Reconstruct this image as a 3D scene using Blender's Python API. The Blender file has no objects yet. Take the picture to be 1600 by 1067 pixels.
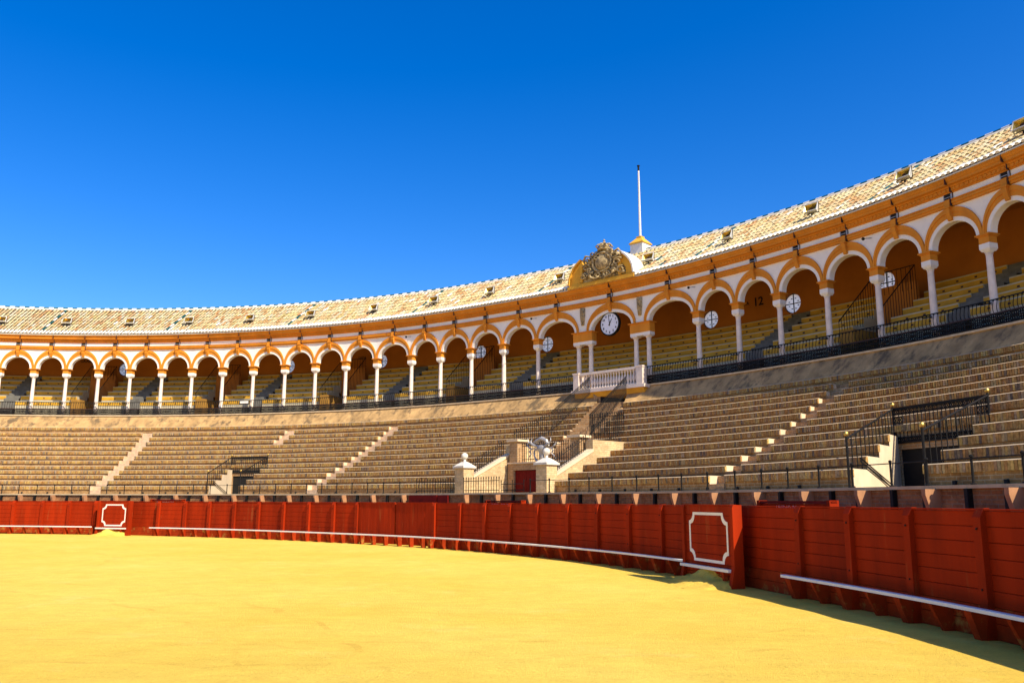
import bpy, math, random
import numpy as np
from mathutils import Vector, Matrix
random.seed(11)
RND = random.Random(5)
scene = bpy.context.scene
COL = scene.collection

# ------------------------------------------------------------------ camera, sky, sun, exposure
cam = bpy.data.objects.new('camera', bpy.data.cameras.new('camera'))
COL.objects.link(cam)
PITCH, ROLL = 0.18740600512276073, 0.0031039166684559
cam.data.sensor_width = 36.0
cam.data.lens = 1309.083 / 1600.0 * 36.0
cam.data.clip_end = 6000
cam.data.clip_start = 0.05
_r, _u = Vector((1, 0, 0)), Vector((0, -math.sin(PITCH), math.cos(PITCH)))
_f = Vector((0, math.cos(PITCH), math.sin(PITCH)))
_r2 = math.cos(ROLL) * _r + math.sin(ROLL) * _u
_u2 = -math.sin(ROLL) * _r + math.cos(ROLL) * _u
M = Matrix.Identity(4)
for i in range(3):
    M[i][0], M[i][1], M[i][2] = _r2[i], _u2[i], -_f[i]
M[0][3], M[1][3], M[2][3] = 0, 0, 1.75
cam.matrix_world = M
scene.camera = cam

SUN_EL = math.radians(44)
SUN_H = Vector((math.sin(math.radians(138.5)), math.cos(math.radians(138.5)), 0))          # horizontal direction towards the sun
world = bpy.data.worlds.new('World')
scene.world = world
world.use_nodes = True
wn, wl = world.node_tree.nodes, world.node_tree.links
wn.clear()
wo = wn.new('ShaderNodeOutputWorld'); bg = wn.new('ShaderNodeBackground')
sk = wn.new('ShaderNodeTexSky'); hs = wn.new('ShaderNodeHueSaturation')
sk.sky_type = 'NISHITA'; sk.sun_disc = False
sk.sun_elevation = SUN_EL
sk.sun_rotation = math.atan2(SUN_H.x, SUN_H.y)
sk.air_density = 1.0; sk.dust_density = 1.2; sk.ozone_density = 4.0
sk.altitude = 300
hs.inputs['Saturation'].default_value = 1.42
hs.inputs['Value'].default_value = 1.36
hs.inputs['Hue'].default_value = .514
wl.new(sk.outputs[0], hs.inputs['Color']); wl.new(hs.outputs[0], bg.inputs['Color'])
bg.inputs['Strength'].default_value = 0.10
wl.new(bg.outputs[0], wo.inputs['Surface'])

sl = bpy.data.lights.new('sun', 'SUN'); sun = bpy.data.objects.new('sun', sl); COL.objects.link(sun)
sl.energy = 5.0; sl.angle = math.radians(0.5); sl.color = (1.0, 0.90, 0.72)
sdir = Vector((SUN_H.x * math.cos(SUN_EL), SUN_H.y * math.cos(SUN_EL), math.sin(SUN_EL)))
sun.rotation_euler = sdir.to_track_quat('Z', 'Y').to_euler()
sun.location = sdir * 80
vs = scene.view_settings
scene.display_settings.display_device = 'sRGB'
vs.view_transform = 'Standard'; vs.look = 'None'; vs.exposure = 0.66; vs.gamma = 1.0
vs.use_curve_mapping = False

# ------------------------------------------------------------------ plan of the ring
CX, CY = -26.0, 6.0
KN = [33.58, 32.994, 32.655, 32.56, 32.718, 33.09, 33.821, 34.375, 34.967, 35.525, 36.574, 37.466,
      38.266, 38.853, 39.151, 39.178, 38.929, 38.406]
TK = np.radians(np.linspace(-30, 140, 18))
TT = np.linspace(TK[0], TK[-1], 1200)


def spline(x, y, xq):
    n = len(x); h = np.diff(x); A = np.zeros((n, n)); b = np.zeros(n); A[0, 0] = A[-1, -1] = 1
    for i in range(1, n - 1):
        A[i, i - 1] = h[i - 1]; A[i, i] = 2 * (h[i - 1] + h[i]); A[i, i + 1] = h[i]
        b[i] = 6 * ((y[i + 1] - y[i]) / h[i] - (y[i] - y[i - 1]) / h[i - 1])
    m = np.linalg.solve(A, b)
    i = np.clip(np.searchsorted(x, xq) - 1, 0, n - 2)
    a = x[i + 1] - xq; c = xq - x[i]; hh = h[i]
    return (m[i] * (a ** 3 / (6 * hh) - hh * a / 6) + m[i + 1] * (c ** 3 / (6 * hh) - hh * c / 6)
            + y[i] * a / hh + y[i + 1] * c / hh)


RR = spline(TK, np.array(KN), TT)
PB = np.stack([CX + RR * np.cos(TT), CY + RR * np.sin(TT)], 1)
TG = np.gradient(PB, axis=0); TG /= np.linalg.norm(TG, axis=1)[:, None]
NB = np.stack([TG[:, 1], -TG[:, 0]], 1)
ARC = np.concatenate([[0], np.cumsum(np.linalg.norm(np.diff(PB, axis=0), axis=1))])
TD = np.degrees(TT)


def pxy(t, d):
    t = np.asarray(t, float)
    return (np.interp(t, TD, PB[:, 0]) + np.interp(t, TD, NB[:, 0]) * d,
            np.interp(t, TD, PB[:, 1]) + np.interp(t, TD, NB[:, 1]) * d)


def P(t, d, z=0.0):
    x, y = pxy(t, d)
    return Vector((float(x), float(y), z))


def mpd(t, d):                                           # metres per degree
    return (P(t + .25, d) - P(t - .25, d)).length / .5


def ang(t):                                              # rotation about z: local x = rightwards seen from the sand, y = outwards
    nx, ny = np.interp(t, TD, NB[:, 0]), np.interp(t, TD, NB[:, 1])
    return math.atan2(-nx, ny)


def frame(t, d, z=0.0):
    return Matrix.Translation(P(t, d, z)) @ Matrix.Rotation(ang(t), 4, 'Z')


def chord(tA, tB, d, z=0.0):                             # frame at the middle of a straight piece from tA (left) to tB (right)
    a, b = P(tA, d, z), P(tB, d, z); v = b - a
    return Matrix.Translation((a + b) / 2) @ Matrix.Rotation(math.atan2(v.y, v.x), 4, 'Z'), v.length


# ------------------------------------------------------------------ materials
MATS = {}


def newmat(name):
    m = bpy.data.materials.new(name); m.use_nodes = True
    MATS[name] = m
    nt = m.node_tree
    return m, nt.nodes, nt.links, nt.nodes['Principled BSDF']


def mixc(N, L, fac, a, b, mode='MIX'):
    n = N.new('ShaderNodeMix'); n.data_type = 'RGBA'; n.blend_type = mode
    for k, v in ((0, fac), (6, a), (7, b)):
        if isinstance(v, (int, float)): n.inputs[k].default_value = v
        elif isinstance(v, tuple): n.inputs[k].default_value = (*v, 1)
        else: L.new(v, n.inputs[k])
    return n.outputs[2]


def noise(N, L, vec, scale, detail=4, rough=.55, out=0):
    n = N.new('ShaderNodeTexNoise'); n.inputs['Scale'].default_value = scale
    n.inputs['Detail'].default_value = detail; n.inputs['Roughness'].default_value = rough
    if vec is not None: L.new(vec, n.inputs['Vector'])
    return n.outputs[out]


def ramp(N, L, fac, stops):
    n = N.new('ShaderNodeValToRGB'); e = n.color_ramp.elements
    while len(e) < len(stops): e.new(.5)
    for i, (p, c) in enumerate(stops):
        e[i].position = p; e[i].color = (*c, 1) if isinstance(c, tuple) else (c, c, c, 1)
    L.new(fac, n.inputs[0]); return n.outputs[0]


def pos(N):
    return N.new('ShaderNodeNewGeometry').outputs['Position']


def bump(N, L, h, strength, dist, bsdf):
    b = N.new('ShaderNodeBump'); b.inputs['Strength'].default_value = strength; b.inputs['Distance'].default_value = dist
    L.new(h, b.inputs['Height']); L.new(b.outputs[0], bsdf.inputs['Normal'])


def simple(name, col, rough=.7, var=.25, scale=3.0, bs=60, bstr=.25, bd=.004, metal=0, dirt=None, spec=.35, streak=False):
    """paint / stone / metal: base colour with broad mottling, fine grain and optional worn patches"""
    m, N, L, B = newmat(name)
    p = pos(N)
    if streak:
        mp = N.new('ShaderNodeMapping'); mp.inputs['Scale'].default_value = (1, 1, .12); L.new(p, mp.inputs['Vector']); pv = mp.outputs[0]
    else: pv = p
    f = noise(N, L, pv, scale, 6, .62)
    lo = tuple(c * (1 - var) for c in col); hi = tuple(min(1, c * (1 + var)) for c in col)
    c = ramp(N, L, f, [(.3, lo), (.7, hi)])
    if dirt:
        f2 = noise(N, L, pv, dirt[1], 8, .7)
        k = ramp(N, L, f2, [(dirt[2], 0.0), (min(1, dirt[2] + .14), 1.0)])
        c = mixc(N, L, k, c, dirt[0])
    L.new(c, B.inputs['Base Color'])
    B.inputs['Roughness'].default_value = rough; B.inputs['Metallic'].default_value = metal
    B.inputs['Specular IOR Level'].default_value = spec
    if bstr: bump(N, L, noise(N, L, p, bs, 5, .6), bstr, bd, B)
    return m


def island(name, stops, rough=.85, bs=80, objrand=True, bstr=.3, spec=.2, mott=.25):
    """one tone per loose piece: bricks, tiles"""
    m, N, L, B = newmat(name)
    g = N.new('ShaderNodeNewGeometry'); oi = N.new('ShaderNodeObjectInfo')
    a = N.new('ShaderNodeMath'); a.operation = 'ADD'; fr = N.new('ShaderNodeMath'); fr.operation = 'FRACT'
    L.new(g.outputs['Random Per Island'], a.inputs[0]); L.new(oi.outputs['Random'], a.inputs[1]); L.new(a.outputs[0], fr.inputs[0])
    c = ramp(N, L, fr.outputs[0], stops)
    p = g.outputs['Position']
    f = noise(N, L, p, 14, 6, .65)
    k = ramp(N, L, f, [(.3, 1 - mott), (.7, 1 + mott * .6)])
    c = mixc(N, L, 1.0, c, k, 'MULTIPLY')
    L.new(c, B.inputs['Base Color']); B.inputs['Roughness'].default_value = rough; B.inputs['Specular IOR Level'].default_value = spec
    bump(N, L, noise(N, L, p, bs, 5, .6), bstr, .006, B)
    return m


def brickmat(name, c1, c2, mortar, bw=.28, bh=.075, ms=.012, dark=None, rough=.9, stain=.45):
    m, N, L, B = newmat(name)
    uv = N.new('ShaderNodeUVMap').outputs[0]
    b = N.new('ShaderNodeTexBrick'); L.new(uv, b.inputs['Vector'])
    b.inputs['Scale'].default_value = 1.0; b.inputs['Brick Width'].default_value = bw; b.inputs['Row Height'].default_value = bh
    b.inputs['Mortar Size'].default_value = ms; b.inputs['Mortar Smooth'].default_value = .4; b.inputs['Bias'].default_value = -.1
    b.inputs['Color1'].default_value = (*c1, 1); b.inputs['Color2'].default_value = (*c2, 1); b.inputs['Mortar'].default_value = (*mortar, 1)
    p = pos(N)
    f = noise(N, L, p, 1.1, 8, .7); k = ramp(N, L, f, [(.3, 1 - stain), (.68, 1.18)])
    c = mixc(N, L, 1.0, b.outputs['Color'], k, 'MULTIPLY')
    f3 = noise(N, L, p, 9, 6, .7); k3 = ramp(N, L, f3, [(.3, .72), (.7, 1.2)])
    c = mixc(N, L, 1.0, c, k3, 'MULTIPLY')
    if dark:
        f2 = noise(N, L, p, 2.3, 9, .75); k2 = ramp(N, L, f2, [(.52, 0.0), (.70, 1.0)])
        c = mixc(N, L, k2, c, dark)
    L.new(c, B.inputs['Base Color']); B.inputs['Roughness'].default_value = rough; B.inputs['Specular IOR Level'].default_value = .2
    inv = N.new('ShaderNodeMath'); inv.operation = 'SUBTRACT'; inv.inputs[0].default_value = 1; L.new(b.outputs['Fac'], inv.inputs[1])
    ad = N.new('ShaderNodeMath'); ad.operation = 'ADD'; L.new(inv.outputs[0], ad.inputs[0]); L.new(noise(N, L, p, 50, 5, .6), ad.inputs[1])
    bump(N, L, ad.outputs[0], .5, .012, B)
    return m


RED = simple('red_paint', (.28, .019, .0013), .75, .28, 2.2, 40, .35, .005, dirt=((.30, .075, .02), 4, .60), spec=.08, streak=True)
RED_D = simple('red_paint_dusty', (.28, .028, .004), .8, .25, 4, 50, .3, .004, dirt=((.36, .18, .04), 3, .55), spec=.08)
DKRED = simple('dark_red_paint', (.13, .006, .004), .7, .25, 3, spec=.1)
WHITE = simple('white_paint', (.80, .75, .66), .6, .06, 3, 50, .2, .003, dirt=((.55, .48, .36), 6, .66))
CAPM = simple('weathered_white', (.62, .57, .48), .8, .15, 5, 50, .3, .004, dirt=((.36, .30, .22), 7, .58))
WHITEW = simple('white_wall', (.81, .76, .67), .85, .07, 1.2, 40, .25, .004, dirt=((.60, .54, .44), 2.5, .70))
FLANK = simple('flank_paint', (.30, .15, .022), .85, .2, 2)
OCHRE = simple('ochre_paint', (.62, .225, .014), .8, .16, 1.4, 40, .25, .004, dirt=((.42, .17, .02), 3.5, .66), streak=True)
YOCHRE = simple('yellow_ochre_paint', (.66, .34, .03), .8, .15, 1.6, 40, .25, .004, dirt=((.45, .2, .02), 4, .68))
REARW = simple('rust_wall', (.40, .135, .016), .85, .12, .8, 40, .15, .003)
CEIL = simple('ceiling_plaster', (.42, .17, .03), .9, .12, 1)
MARBLE = simple('marble', (.74, .62, .51), .5, .14, 3.5, 60, .15, .002, dirt=((.55, .42, .30), 5, .62))
SEATY = simple('seat_yellow', (.52, .27, .015), .7, .16, 2.2, 50, .2, .003)
SEATC = simple('seat_cement', (.46, .40, .27), .85, .15, 2.2)
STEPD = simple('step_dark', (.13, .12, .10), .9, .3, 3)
CREAM = simple('cream_coping_lit_ends', (.66, .51, .33), .9, .12, 2, 50, .3, .005, dirt=((.52, .38, .22), 4, .64))
STEPW = simple('step_stone', (.56, .39, .24), .9, .25, 5, 50, .3, .006)
BAND = simple('sloped_render', (0.414, 0.252, 0.099), .95, .4, 1.6, 30, .6, .014, dirt=((0.135, 0.090, 0.045), 1.9, .50), streak=True)
MORTAR = simple('nosing_mortar', (.60, .45, .27), .9, .2, 6)
WALKM = simple('walkway_cement', (.50, .37, .21), .95, .2, 3)
IRON = simple('black_iron', (.010, .009, .008), .6, .3, 8, 60, .1, .001, spec=.15)
IRONR = simple('rusty_iron', (.05, .018, .012), .7, .4, 6)
BRASS = simple('brass', (.55, .38, .10), .5, .1, 8, metal=1.0)
GREYM = simple('grey_metal', (.36, .34, .32), .45, .15, 6, metal=.3)
STONE = simple('carved_stone', (.42, .31, .15), .9, .45, 6, 60, .6, .01, dirt=((.10, .075, .045), 7, .50))
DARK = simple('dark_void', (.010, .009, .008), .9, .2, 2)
LAMPW = simple('lamp_white', (.62, .60, .55), .5, .1, 6)
GOLD = simple('reflector', (.55, .38, .08), .25, .3, 12, metal=.8)
CLOCKF = simple('clock_face', (.72, .74, .80), .5, .05, 3)
GRNT = simple('green_glaze', (.01, .075, .06), .25, .3, 5, spec=.6)
WHTT = simple('white_glaze', (.68, .63, .52), .5, .12, 6, dirt=((.45, .38, .28), 7, .60))
MORTT = simple('roof_mortar', (.55, .48, .38), .9, .25, 4, dirt=((.16, .12, .07), 5, .55))
CHAN = simple('roof_channel', (.045, .022, .010), .95, .4, 5)
TILE = island('clay_tile', [(0, (.44, .22, .085)), (.14, (.55, .42, .19)), (.4, (.57, .49, .29)), (.6, (.48, .31, .14)), (.72, (.56, .50, .36)), (.9, (.51, .40, .16)), (1, (.38, .20, .09))], .9, mott=.6)
HEADER = island('header_brick', [(0, (0.339, 0.161, 0.044)), (.18, (0.461, 0.270, 0.083)), (.36, (0.400, 0.204, 0.061)), (.52, (0.548, 0.357, 0.100)), (.68, (0.270, 0.144, 0.070)), (.84, (0.487, 0.348, 0.144)), (.92, (0.148, 0.109, 0.078)), (1, (0.531, 0.357, 0.183))], .9, mott=.55)
ROWB = brickmat('row_brick', (0.336, 0.168, 0.050), (0.437, 0.244, 0.084), (0.454, 0.319, 0.168), dark=(0.185, 0.092, 0.034), stain=.45)
WALLB = brickmat('wall_brick', (.34, .13, .045), (.44, .20, .07), (.34, .21, .11), bw=.26, bh=.07, dark=(.10, .045, .02), stain=.5)
CORBM = simple('corbel_render', (.38, .18, .08), .9, .2, 3, dirt=((.30, .15, .08), 5, .6))
STEPB = brickmat('step_brick', (.40, .22, .09), (.50, .30, .13), (.48, .34, .20), dark=(.25, .14, .06))
GATEB = brickmat('gate_brick', (.38, .20, .08), (.46, .27, .12), (.46, .34, .20), bw=.26, bh=.075, dark=(.30, .17, .08))
CREAMB = brickmat('cream_brick', (.52, .36, .18), (.60, .44, .24), (.46, .32, .17), bw=.28, bh=.08, ms=.008, stain=.2)

m, N, L, B = newmat('window_glass')                       # frosted round panes
tr = N.new('ShaderNodeBsdfTransparent'); tl = N.new('ShaderNodeBsdfTranslucent'); mx = N.new('ShaderNodeMixShader')
tl.inputs[0].default_value = (1, .97, .90, 1); mx.inputs[0].default_value = .9
L.new(tr.outputs[0], mx.inputs[1]); L.new(tl.outputs[0], mx.inputs[2]); L.new(mx.outputs[0], N['Material Output'].inputs['Surface'])
GLASS = m

m, N, L, B = newmat('sand')                               # yellow albero sand
p = pos(N)
f = noise(N, L, p, .16, 6, .6)
c = ramp(N, L, f, [(.30, (.70, .455, .06)), (.70, (.79, .555, .105))])
f2 = noise(N, L, p, 1.7, 9, .72); k = ramp(N, L, f2, [(.28, .86), (.7, 1.06)])
c = mixc(N, L, 1.0, c, k, 'MULTIPLY')
mp = N.new('ShaderNodeMapping'); mp.inputs['Rotation'].default_value = (0, 0, .25); mp.inputs['Scale'].default_value = (.9, 2.2, 1); L.new(p, mp.inputs['Vector'])
f3 = noise(N, L, mp.outputs[0], 2.0, 8, .75)
k3 = ramp(N, L, f3, [(.34, .92), (.60, 1.03)])
c = mixc(N, L, 1.0, c, k3, 'MULTIPLY')
f4 = noise(N, L, p, 24, 8, .9); k4 = ramp(N, L, f4, [(.34, .60), (.50, 1.0)])
c = mixc(N, L, .75, c, mixc(N, L, 1.0, c, k4, 'MULTIPLY'))
# old wheel and rake marks: broken arcs
trk = None
for (tx_, ty_, tr_r, tw_) in ((-14, 6, 11.5, .05), (-14, 6, 13.0, .05), (-3, 30, 19, .05), (-3, 30, 20.4, .05), (-20, 22, 9, .07), (2, -6, 13, .04), (2, -6, 14.5, .04), (-7, 4, 6.5, .04), (-7, 4, 7.9, .04)):
    sb = N.new('ShaderNodeVectorMath'); sb.operation = 'DISTANCE'; L.new(p, sb.inputs[0]); sb.inputs[1].default_value = (tx_, ty_, 0)
    wob = N.new('ShaderNodeMath'); wob.operation = 'MULTIPLY_ADD'; L.new(noise(N, L, p, .5, 3), wob.inputs[0]); wob.inputs[1].default_value = 1.2; L.new(sb.outputs['Value'], wob.inputs[2])
    cpn = N.new('ShaderNodeMath'); cpn.operation = 'COMPARE'; L.new(wob.outputs[0], cpn.inputs[0]); cpn.inputs[1].default_value = tr_r + .6; cpn.inputs[2].default_value = tw_
    if trk is None: trk = cpn.outputs[0]
    else:
        mxn = N.new('ShaderNodeMath'); mxn.operation = 'MAXIMUM'; L.new(trk, mxn.inputs[0]); L.new(cpn.outputs[0], mxn.inputs[1]); trk = mxn.outputs[0]
brk = ramp(N, L, noise(N, L, p, .9, 6, .7), [(.44, 0.0), (.64, .42)])
tk_ = N.new('ShaderNodeMath'); tk_.operation = 'MULTIPLY'; L.new(trk, tk_.inputs[0]); L.new(brk, tk_.inputs[1])
c = mixc(N, L, tk_.outputs[0], c, (.50, .27, .04))
sc_ = ramp(N, L, noise(N, L, p, .55, 9, .78), [(.56, 0.0), (.72, .35)])
c = mixc(N, L, sc_, c, (.80, .64, .22))
L.new(c, B.inputs['Base Color']); B.inputs['Roughness'].default_value = .95; B.inputs['Specular IOR Level'].default_value = .1
h1 = N.new('ShaderNodeMath'); h1.operation = 'MULTIPLY'; h1.inputs[1].default_value = .25; L.new(f3, h1.inputs[0])
h2 = N.new('ShaderNodeMath'); h2.operation = 'ADD'; L.new(h1.outputs[0], h2.inputs[0]); L.new(noise(N, L, p, 16, 10, .8), h2.inputs[1])
bump(N, L, h2.outputs[0], .75, .04, B)
SAND = m
EARTH = simple('earth', (.30, .22, .12), .95, .2, .3)


# ------------------------------------------------------------------ mesh builder and object helpers
class MB:
    def __init__(s): s.v = []; s.f = []; s.m = []; s.uv = []; s.smooth = False

    def add(s, vs, fs, m=0, uvs=None):
        o = len(s.v); s.v += [tuple(v) for v in vs]
        for i, f in enumerate(fs):
            s.f.append([o + k for k in f]); s.m.append(m)
            s.uv.append(uvs[i] if uvs else None)
        return s

    def box(s, x0, x1, y0, y1, z0, z1, m=0):
        v = [(x0, y0, z0), (x1, y0, z0), (x1, y1, z0), (x0, y1, z0), (x0, y0, z1), (x1, y0, z1), (x1, y1, z1), (x0, y1, z1)]
        a, b, c = x1 - x0, y1 - y0, z1 - z0
        u = [[(0, 0), (0, b), (a, b), (a, 0)], [(0, 0), (a, 0), (a, b), (0, b)], [(x0, z0), (x1, z0), (x1, z1), (x0, z1)],
             [(y0, z0), (y1, z0), (y1, z1), (y0, z1)], [(x1, z0), (x0, z0), (x0, z1), (x1, z1)], [(y1, z0), (y0, z0), (y0, z1), (y1, z1)]]
        return s.add(v, [(0, 3, 2, 1), (4, 5, 6, 7), (0, 1, 5, 4), (1, 2, 6, 5), (2, 3, 7, 6), (3, 0, 4, 7)], m, u)

    def prism(s, prof, x0, x1, m=0):                      # profile in (y, z), counter-clockwise seen from +x, extruded along x
        n = len(prof)
        v = [(x0, y, z) for y, z in prof] + [(x1, y, z) for y, z in prof]
        f = [tuple(range(n))[::-1], tuple(range(n, 2 * n))] + [(i, (i + 1) % n, n + (i + 1) % n, n + i) for i in range(n)]
        u = [[(prof[i][0], prof[i][1]) for i in range(n)][::-1], [(prof[i][0], prof[i][1]) for i in range(n)]]
        a = 0
        for i in range(n):
            q = math.dist(prof[i], prof[(i + 1) % n]); u.append([(x0, a), (x0, a + q), (x1, a + q), (x1, a)]); a += q
        return s.add(v, f, m, u)

    def plate(s, poly, y0, y1, m=0):                      # polygon in (x, z), extruded along y
        n = len(poly)
        v = [(x, y0, z) for x, z in poly] + [(x, y1, z) for x, z in poly]
        f = [tuple(range(n)), tuple(range(n, 2 * n))[::-1]] + [(i, n + i, n + (i + 1) % n, (i + 1) % n) for i in range(n)]
        return s.add(v, f, m)

    def lathe(s, prof, seg=12, c=(0, 0, 0), m=0):         # profile [(r, z)]
        n = len(prof)
        v = [(c[0] + r * math.cos(2 * math.pi * k / seg), c[1] + r * math.sin(2 * math.pi * k / seg), c[2] + z) for r, z in prof for k in range(seg)]
        f = [(i * seg + k, i * seg + (k + 1) % seg, (i + 1) * seg + (k + 1) % seg, (i + 1) * seg + k) for i in range(n - 1) for k in range(seg)]
        f += [tuple(range(seg))[::-1], tuple((n - 1) * seg + k for k in range(seg))]
        return s.add(v, f, m)

    def tube(s, pts, r, seg=6, m=0, closed=False):
        pts = [Vector(p) for p in pts]; n = len(pts)
        rs = r if isinstance(r, (list, tuple)) else [r] * n
        v = []
        for i, p in enumerate(pts):
            if closed: d = pts[(i + 1) % n] - pts[i - 1]
            else: d = pts[min(i + 1, n - 1)] - pts[max(i - 1, 0)]
            d.normalize()
            up = Vector((0, 0, 1)) if abs(d.z) < .9 else Vector((0, 1, 0))
            a = d.cross(up).normalized(); b = d.cross(a)
            v += [p + rs[i] * (math.cos(2 * math.pi * k / seg) * a + math.sin(2 * math.pi * k / seg) * b) for k in range(seg)]
        e = n if closed else n - 1
        f = [(i * seg + k, ((i + 1) % n) * seg + k, ((i + 1) % n) * seg + (k + 1) % seg, i * seg + (k + 1) % seg) for i in range(e) for k in range(seg)]
        if not closed: f += [tuple(range(seg)), tuple((n - 1) * seg + k for k in range(seg))[::-1]]
        return s.add(v, f, m)

    def ball(s, c, r, seg=10, m=0):
        return s.lathe([(r * math.sin(math.pi * i / 7) + 1e-4, -r * math.cos(math.pi * i / 7)) for i in range(8)], seg, c, m)

    def mesh(s, name, mats):
        me = bpy.data.meshes.new(name); me.from_pydata(s.v, [], s.f)
        for q in mats: me.materials.append(q)
        me.polygons.foreach_set('material_index', s.m)
        if any(u for u in s.uv):
            lay = me.uv_layers.new(name='UVMap'); a = []
            for f, u in zip(s.f, s.uv): a += [c for q in (u if u else [(0, 0)] * len(f)) for c in q]
            lay.data.foreach_set('uv', a)
        if s.smooth: me.polygons.foreach_set('use_smooth', [True] * len(me.polygons))
        me.update()
        return me


WM = {}


def link(o, parent=None, W=None):
    COL.objects.link(o)
    W = W if W is not None else Matrix.Identity(4)
    WM[o] = W
    if parent is not None:
        o.parent = parent; o.matrix_basis = WM[parent].inverted() @ W
    else: o.matrix_basis = W
    return o


def part(name, mb, mats, parent, W=None, kind=None, label=None):
    mats = mats if isinstance(mats, (list, tuple)) else [mats]
    me = mb if isinstance(mb, bpy.types.Mesh) else mb.mesh(name, mats)
    o = link(bpy.data.objects.new(name, me), parent, W)
    if kind: o['kind'] = kind
    if label: o['label'] = label
    return o


def thing(name, label, cat, W=None, group=None):
    o = link(bpy.data.objects.new(name, None), None, W)
    o.empty_display_size = .3
    return tag(o, label, cat, group)


def tag(o, label, cat, group=None):
    o['label'] = label; o['category'] = cat
    if group: o['group'] = group
    return o


def SC(x, y, z): return Matrix.Diagonal((x, y, z, 1))


def TR(x, y, z): return Matrix.Translation((x, y, z))


def RZ(a): return Matrix.Rotation(a, 4, 'Z')


def fn(v): return v if callable(v) else (lambda d: v)


def sweep(mb, prof, tL, tR, m=0, step=.8, closed=False, capm=None, capz=None):
    """profile [(d, z)] carried along the ring from tL (left) to tR (right); tL, tR numbers or functions of d"""
    tL, tR = fn(tL), fn(tR)
    n = max(1, int(math.ceil(abs(tL(prof[0][0]) - tR(prof[0][0])) / step)))
    us = np.linspace(0, 1, n + 1)
    pr = prof + [prof[0]] if closed else prof
    cols = []; vlen = 0
    vv = [0]
    for a, b in zip(pr, pr[1:]): vlen += math.dist(a, b); vv.append(vlen)
    V = []; U = []
    for (d, z) in pr:
        t = tL(d) + (tR(d) - tL(d)) * us
        x, y = pxy(t, d)
        V.append(np.stack([x, y, np.full_like(x, z)], 1)); U.append(-np.interp(t, TD, ARC) * (1 + d / 36.))
    k = n + 1
    verts = np.concatenate(V).tolist()
    fs = []; uvs = []
    for i in range(len(pr) - 1):
        for j in range(n):
            fs.append((i * k + j, i * k + j + 1, (i + 1) * k + j + 1, (i + 1) * k + j))
            uvs.append([(U[i][j], vv[i]), (U[i][j + 1], vv[i]), (U[i + 1][j + 1], vv[i + 1]), (U[i + 1][j], vv[i + 1])])
    mb.add(verts, fs, m, uvs)
    if capm is not None:
        for e in (0, n):
            vs = [tuple(V[i][e]) for i in range(len(prof))]
            uvc = [(d, z) for d, z in prof]
            if capz is not None:
                vs += [(vs[-1][0], vs[-1][1], capz), (vs[0][0], vs[0][1], capz)]; uvc += [(prof[-1][0], capz), (prof[0][0], capz)]
            mb.add(vs, [tuple(range(len(vs)))], capm, [uvc])
    return mb


def ordn(i):
    base = ['first', 'second', 'third', 'fourth', 'fifth', 'sixth', 'seventh', 'eighth', 'ninth', 'tenth', 'eleventh', 'twelfth', 'thirteenth',
            'fourteenth', 'fifteenth', 'sixteenth', 'seventeenth', 'eighteenth', 'nineteenth', 'twentieth']
    return base[i - 1] if i <= 20 else 'twenty-' + base[i - 21]


def textmesh(s, size, depth=.004, bold=0.0):
    cu = bpy.data.curves.new('lettering', 'FONT'); cu.body = s; cu.size = size; cu.extrude = depth; cu.offset = bold
    cu.align_x = 'CENTER'; cu.align_y = 'CENTER'; cu.resolution_u = 3
    o = bpy.data.objects.new('lettering', cu); COL.objects.link(o)
    dg = bpy.context.evaluated_depsgraph_get(); dg.update()
    me = bpy.data.meshes.new_from_object(o.evaluated_get(dg))
    bpy.data.objects.remove(o); bpy.data.curves.remove(cu)
    return me


UP = Matrix.Rotation(math.pi / 2, 4, 'X')                  # stands lettering upright, facing local -y

# ------------------------------------------------------------------ ground and sand
g = MB(); g.box(-3000, 3000, -3000, 3000, -.6, -.25); o = part('ground', g, EARTH, None); o['kind'] = 'structure'


def sandz(x, y):
    return (.010 * math.sin(x * 1.7 + 2 * math.sin(y * .9)) * math.sin(y * 2.1 + x * .4) + .008 * math.sin(x * 5.1 + y * 3.3) * math.sin(y * 6.2 - x * 2.0)
            + .02 * math.sin(x * .31 + 1) * math.sin(y * .27))


g = MB(); g.smooth = True
ts = np.linspace(-30, 140, 120)
rad = [0.0, .1, .2, .3, .4, .5, .56, .62, .68, .72, .76, .8, .83, .86, .88, .9, .92, .94, .96, .975, .99, 1.0, 1.03, 1.07]
ring = []
full = np.linspace(-180, 180, 241)[:-1]
for q in rad:
    for a in full:
        if -30 <= a <= 140: x, y = pxy(a, 0)
        else: x, y = CX + 33.5 * math.cos(math.radians(a)), CY + 33.5 * math.sin(math.radians(a))
        x, y = CX + (float(x) - CX) * q, CY + (float(y) - CY) * q
        g.v.append((x, y, sandz(x, y) * (1 if q < .98 else .3)))
nf = len(full)
for i in range(len(rad) - 1):
    for j in range(nf):
        g.f.append([i * nf + j, (i + 1) * nf + j, (i + 1) * nf + (j + 1) % nf, i * nf + (j + 1) % nf]); g.m.append(0); g.uv.append(None)
o = part('sand', g, SAND, None); o['kind'] = 'structure'


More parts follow.
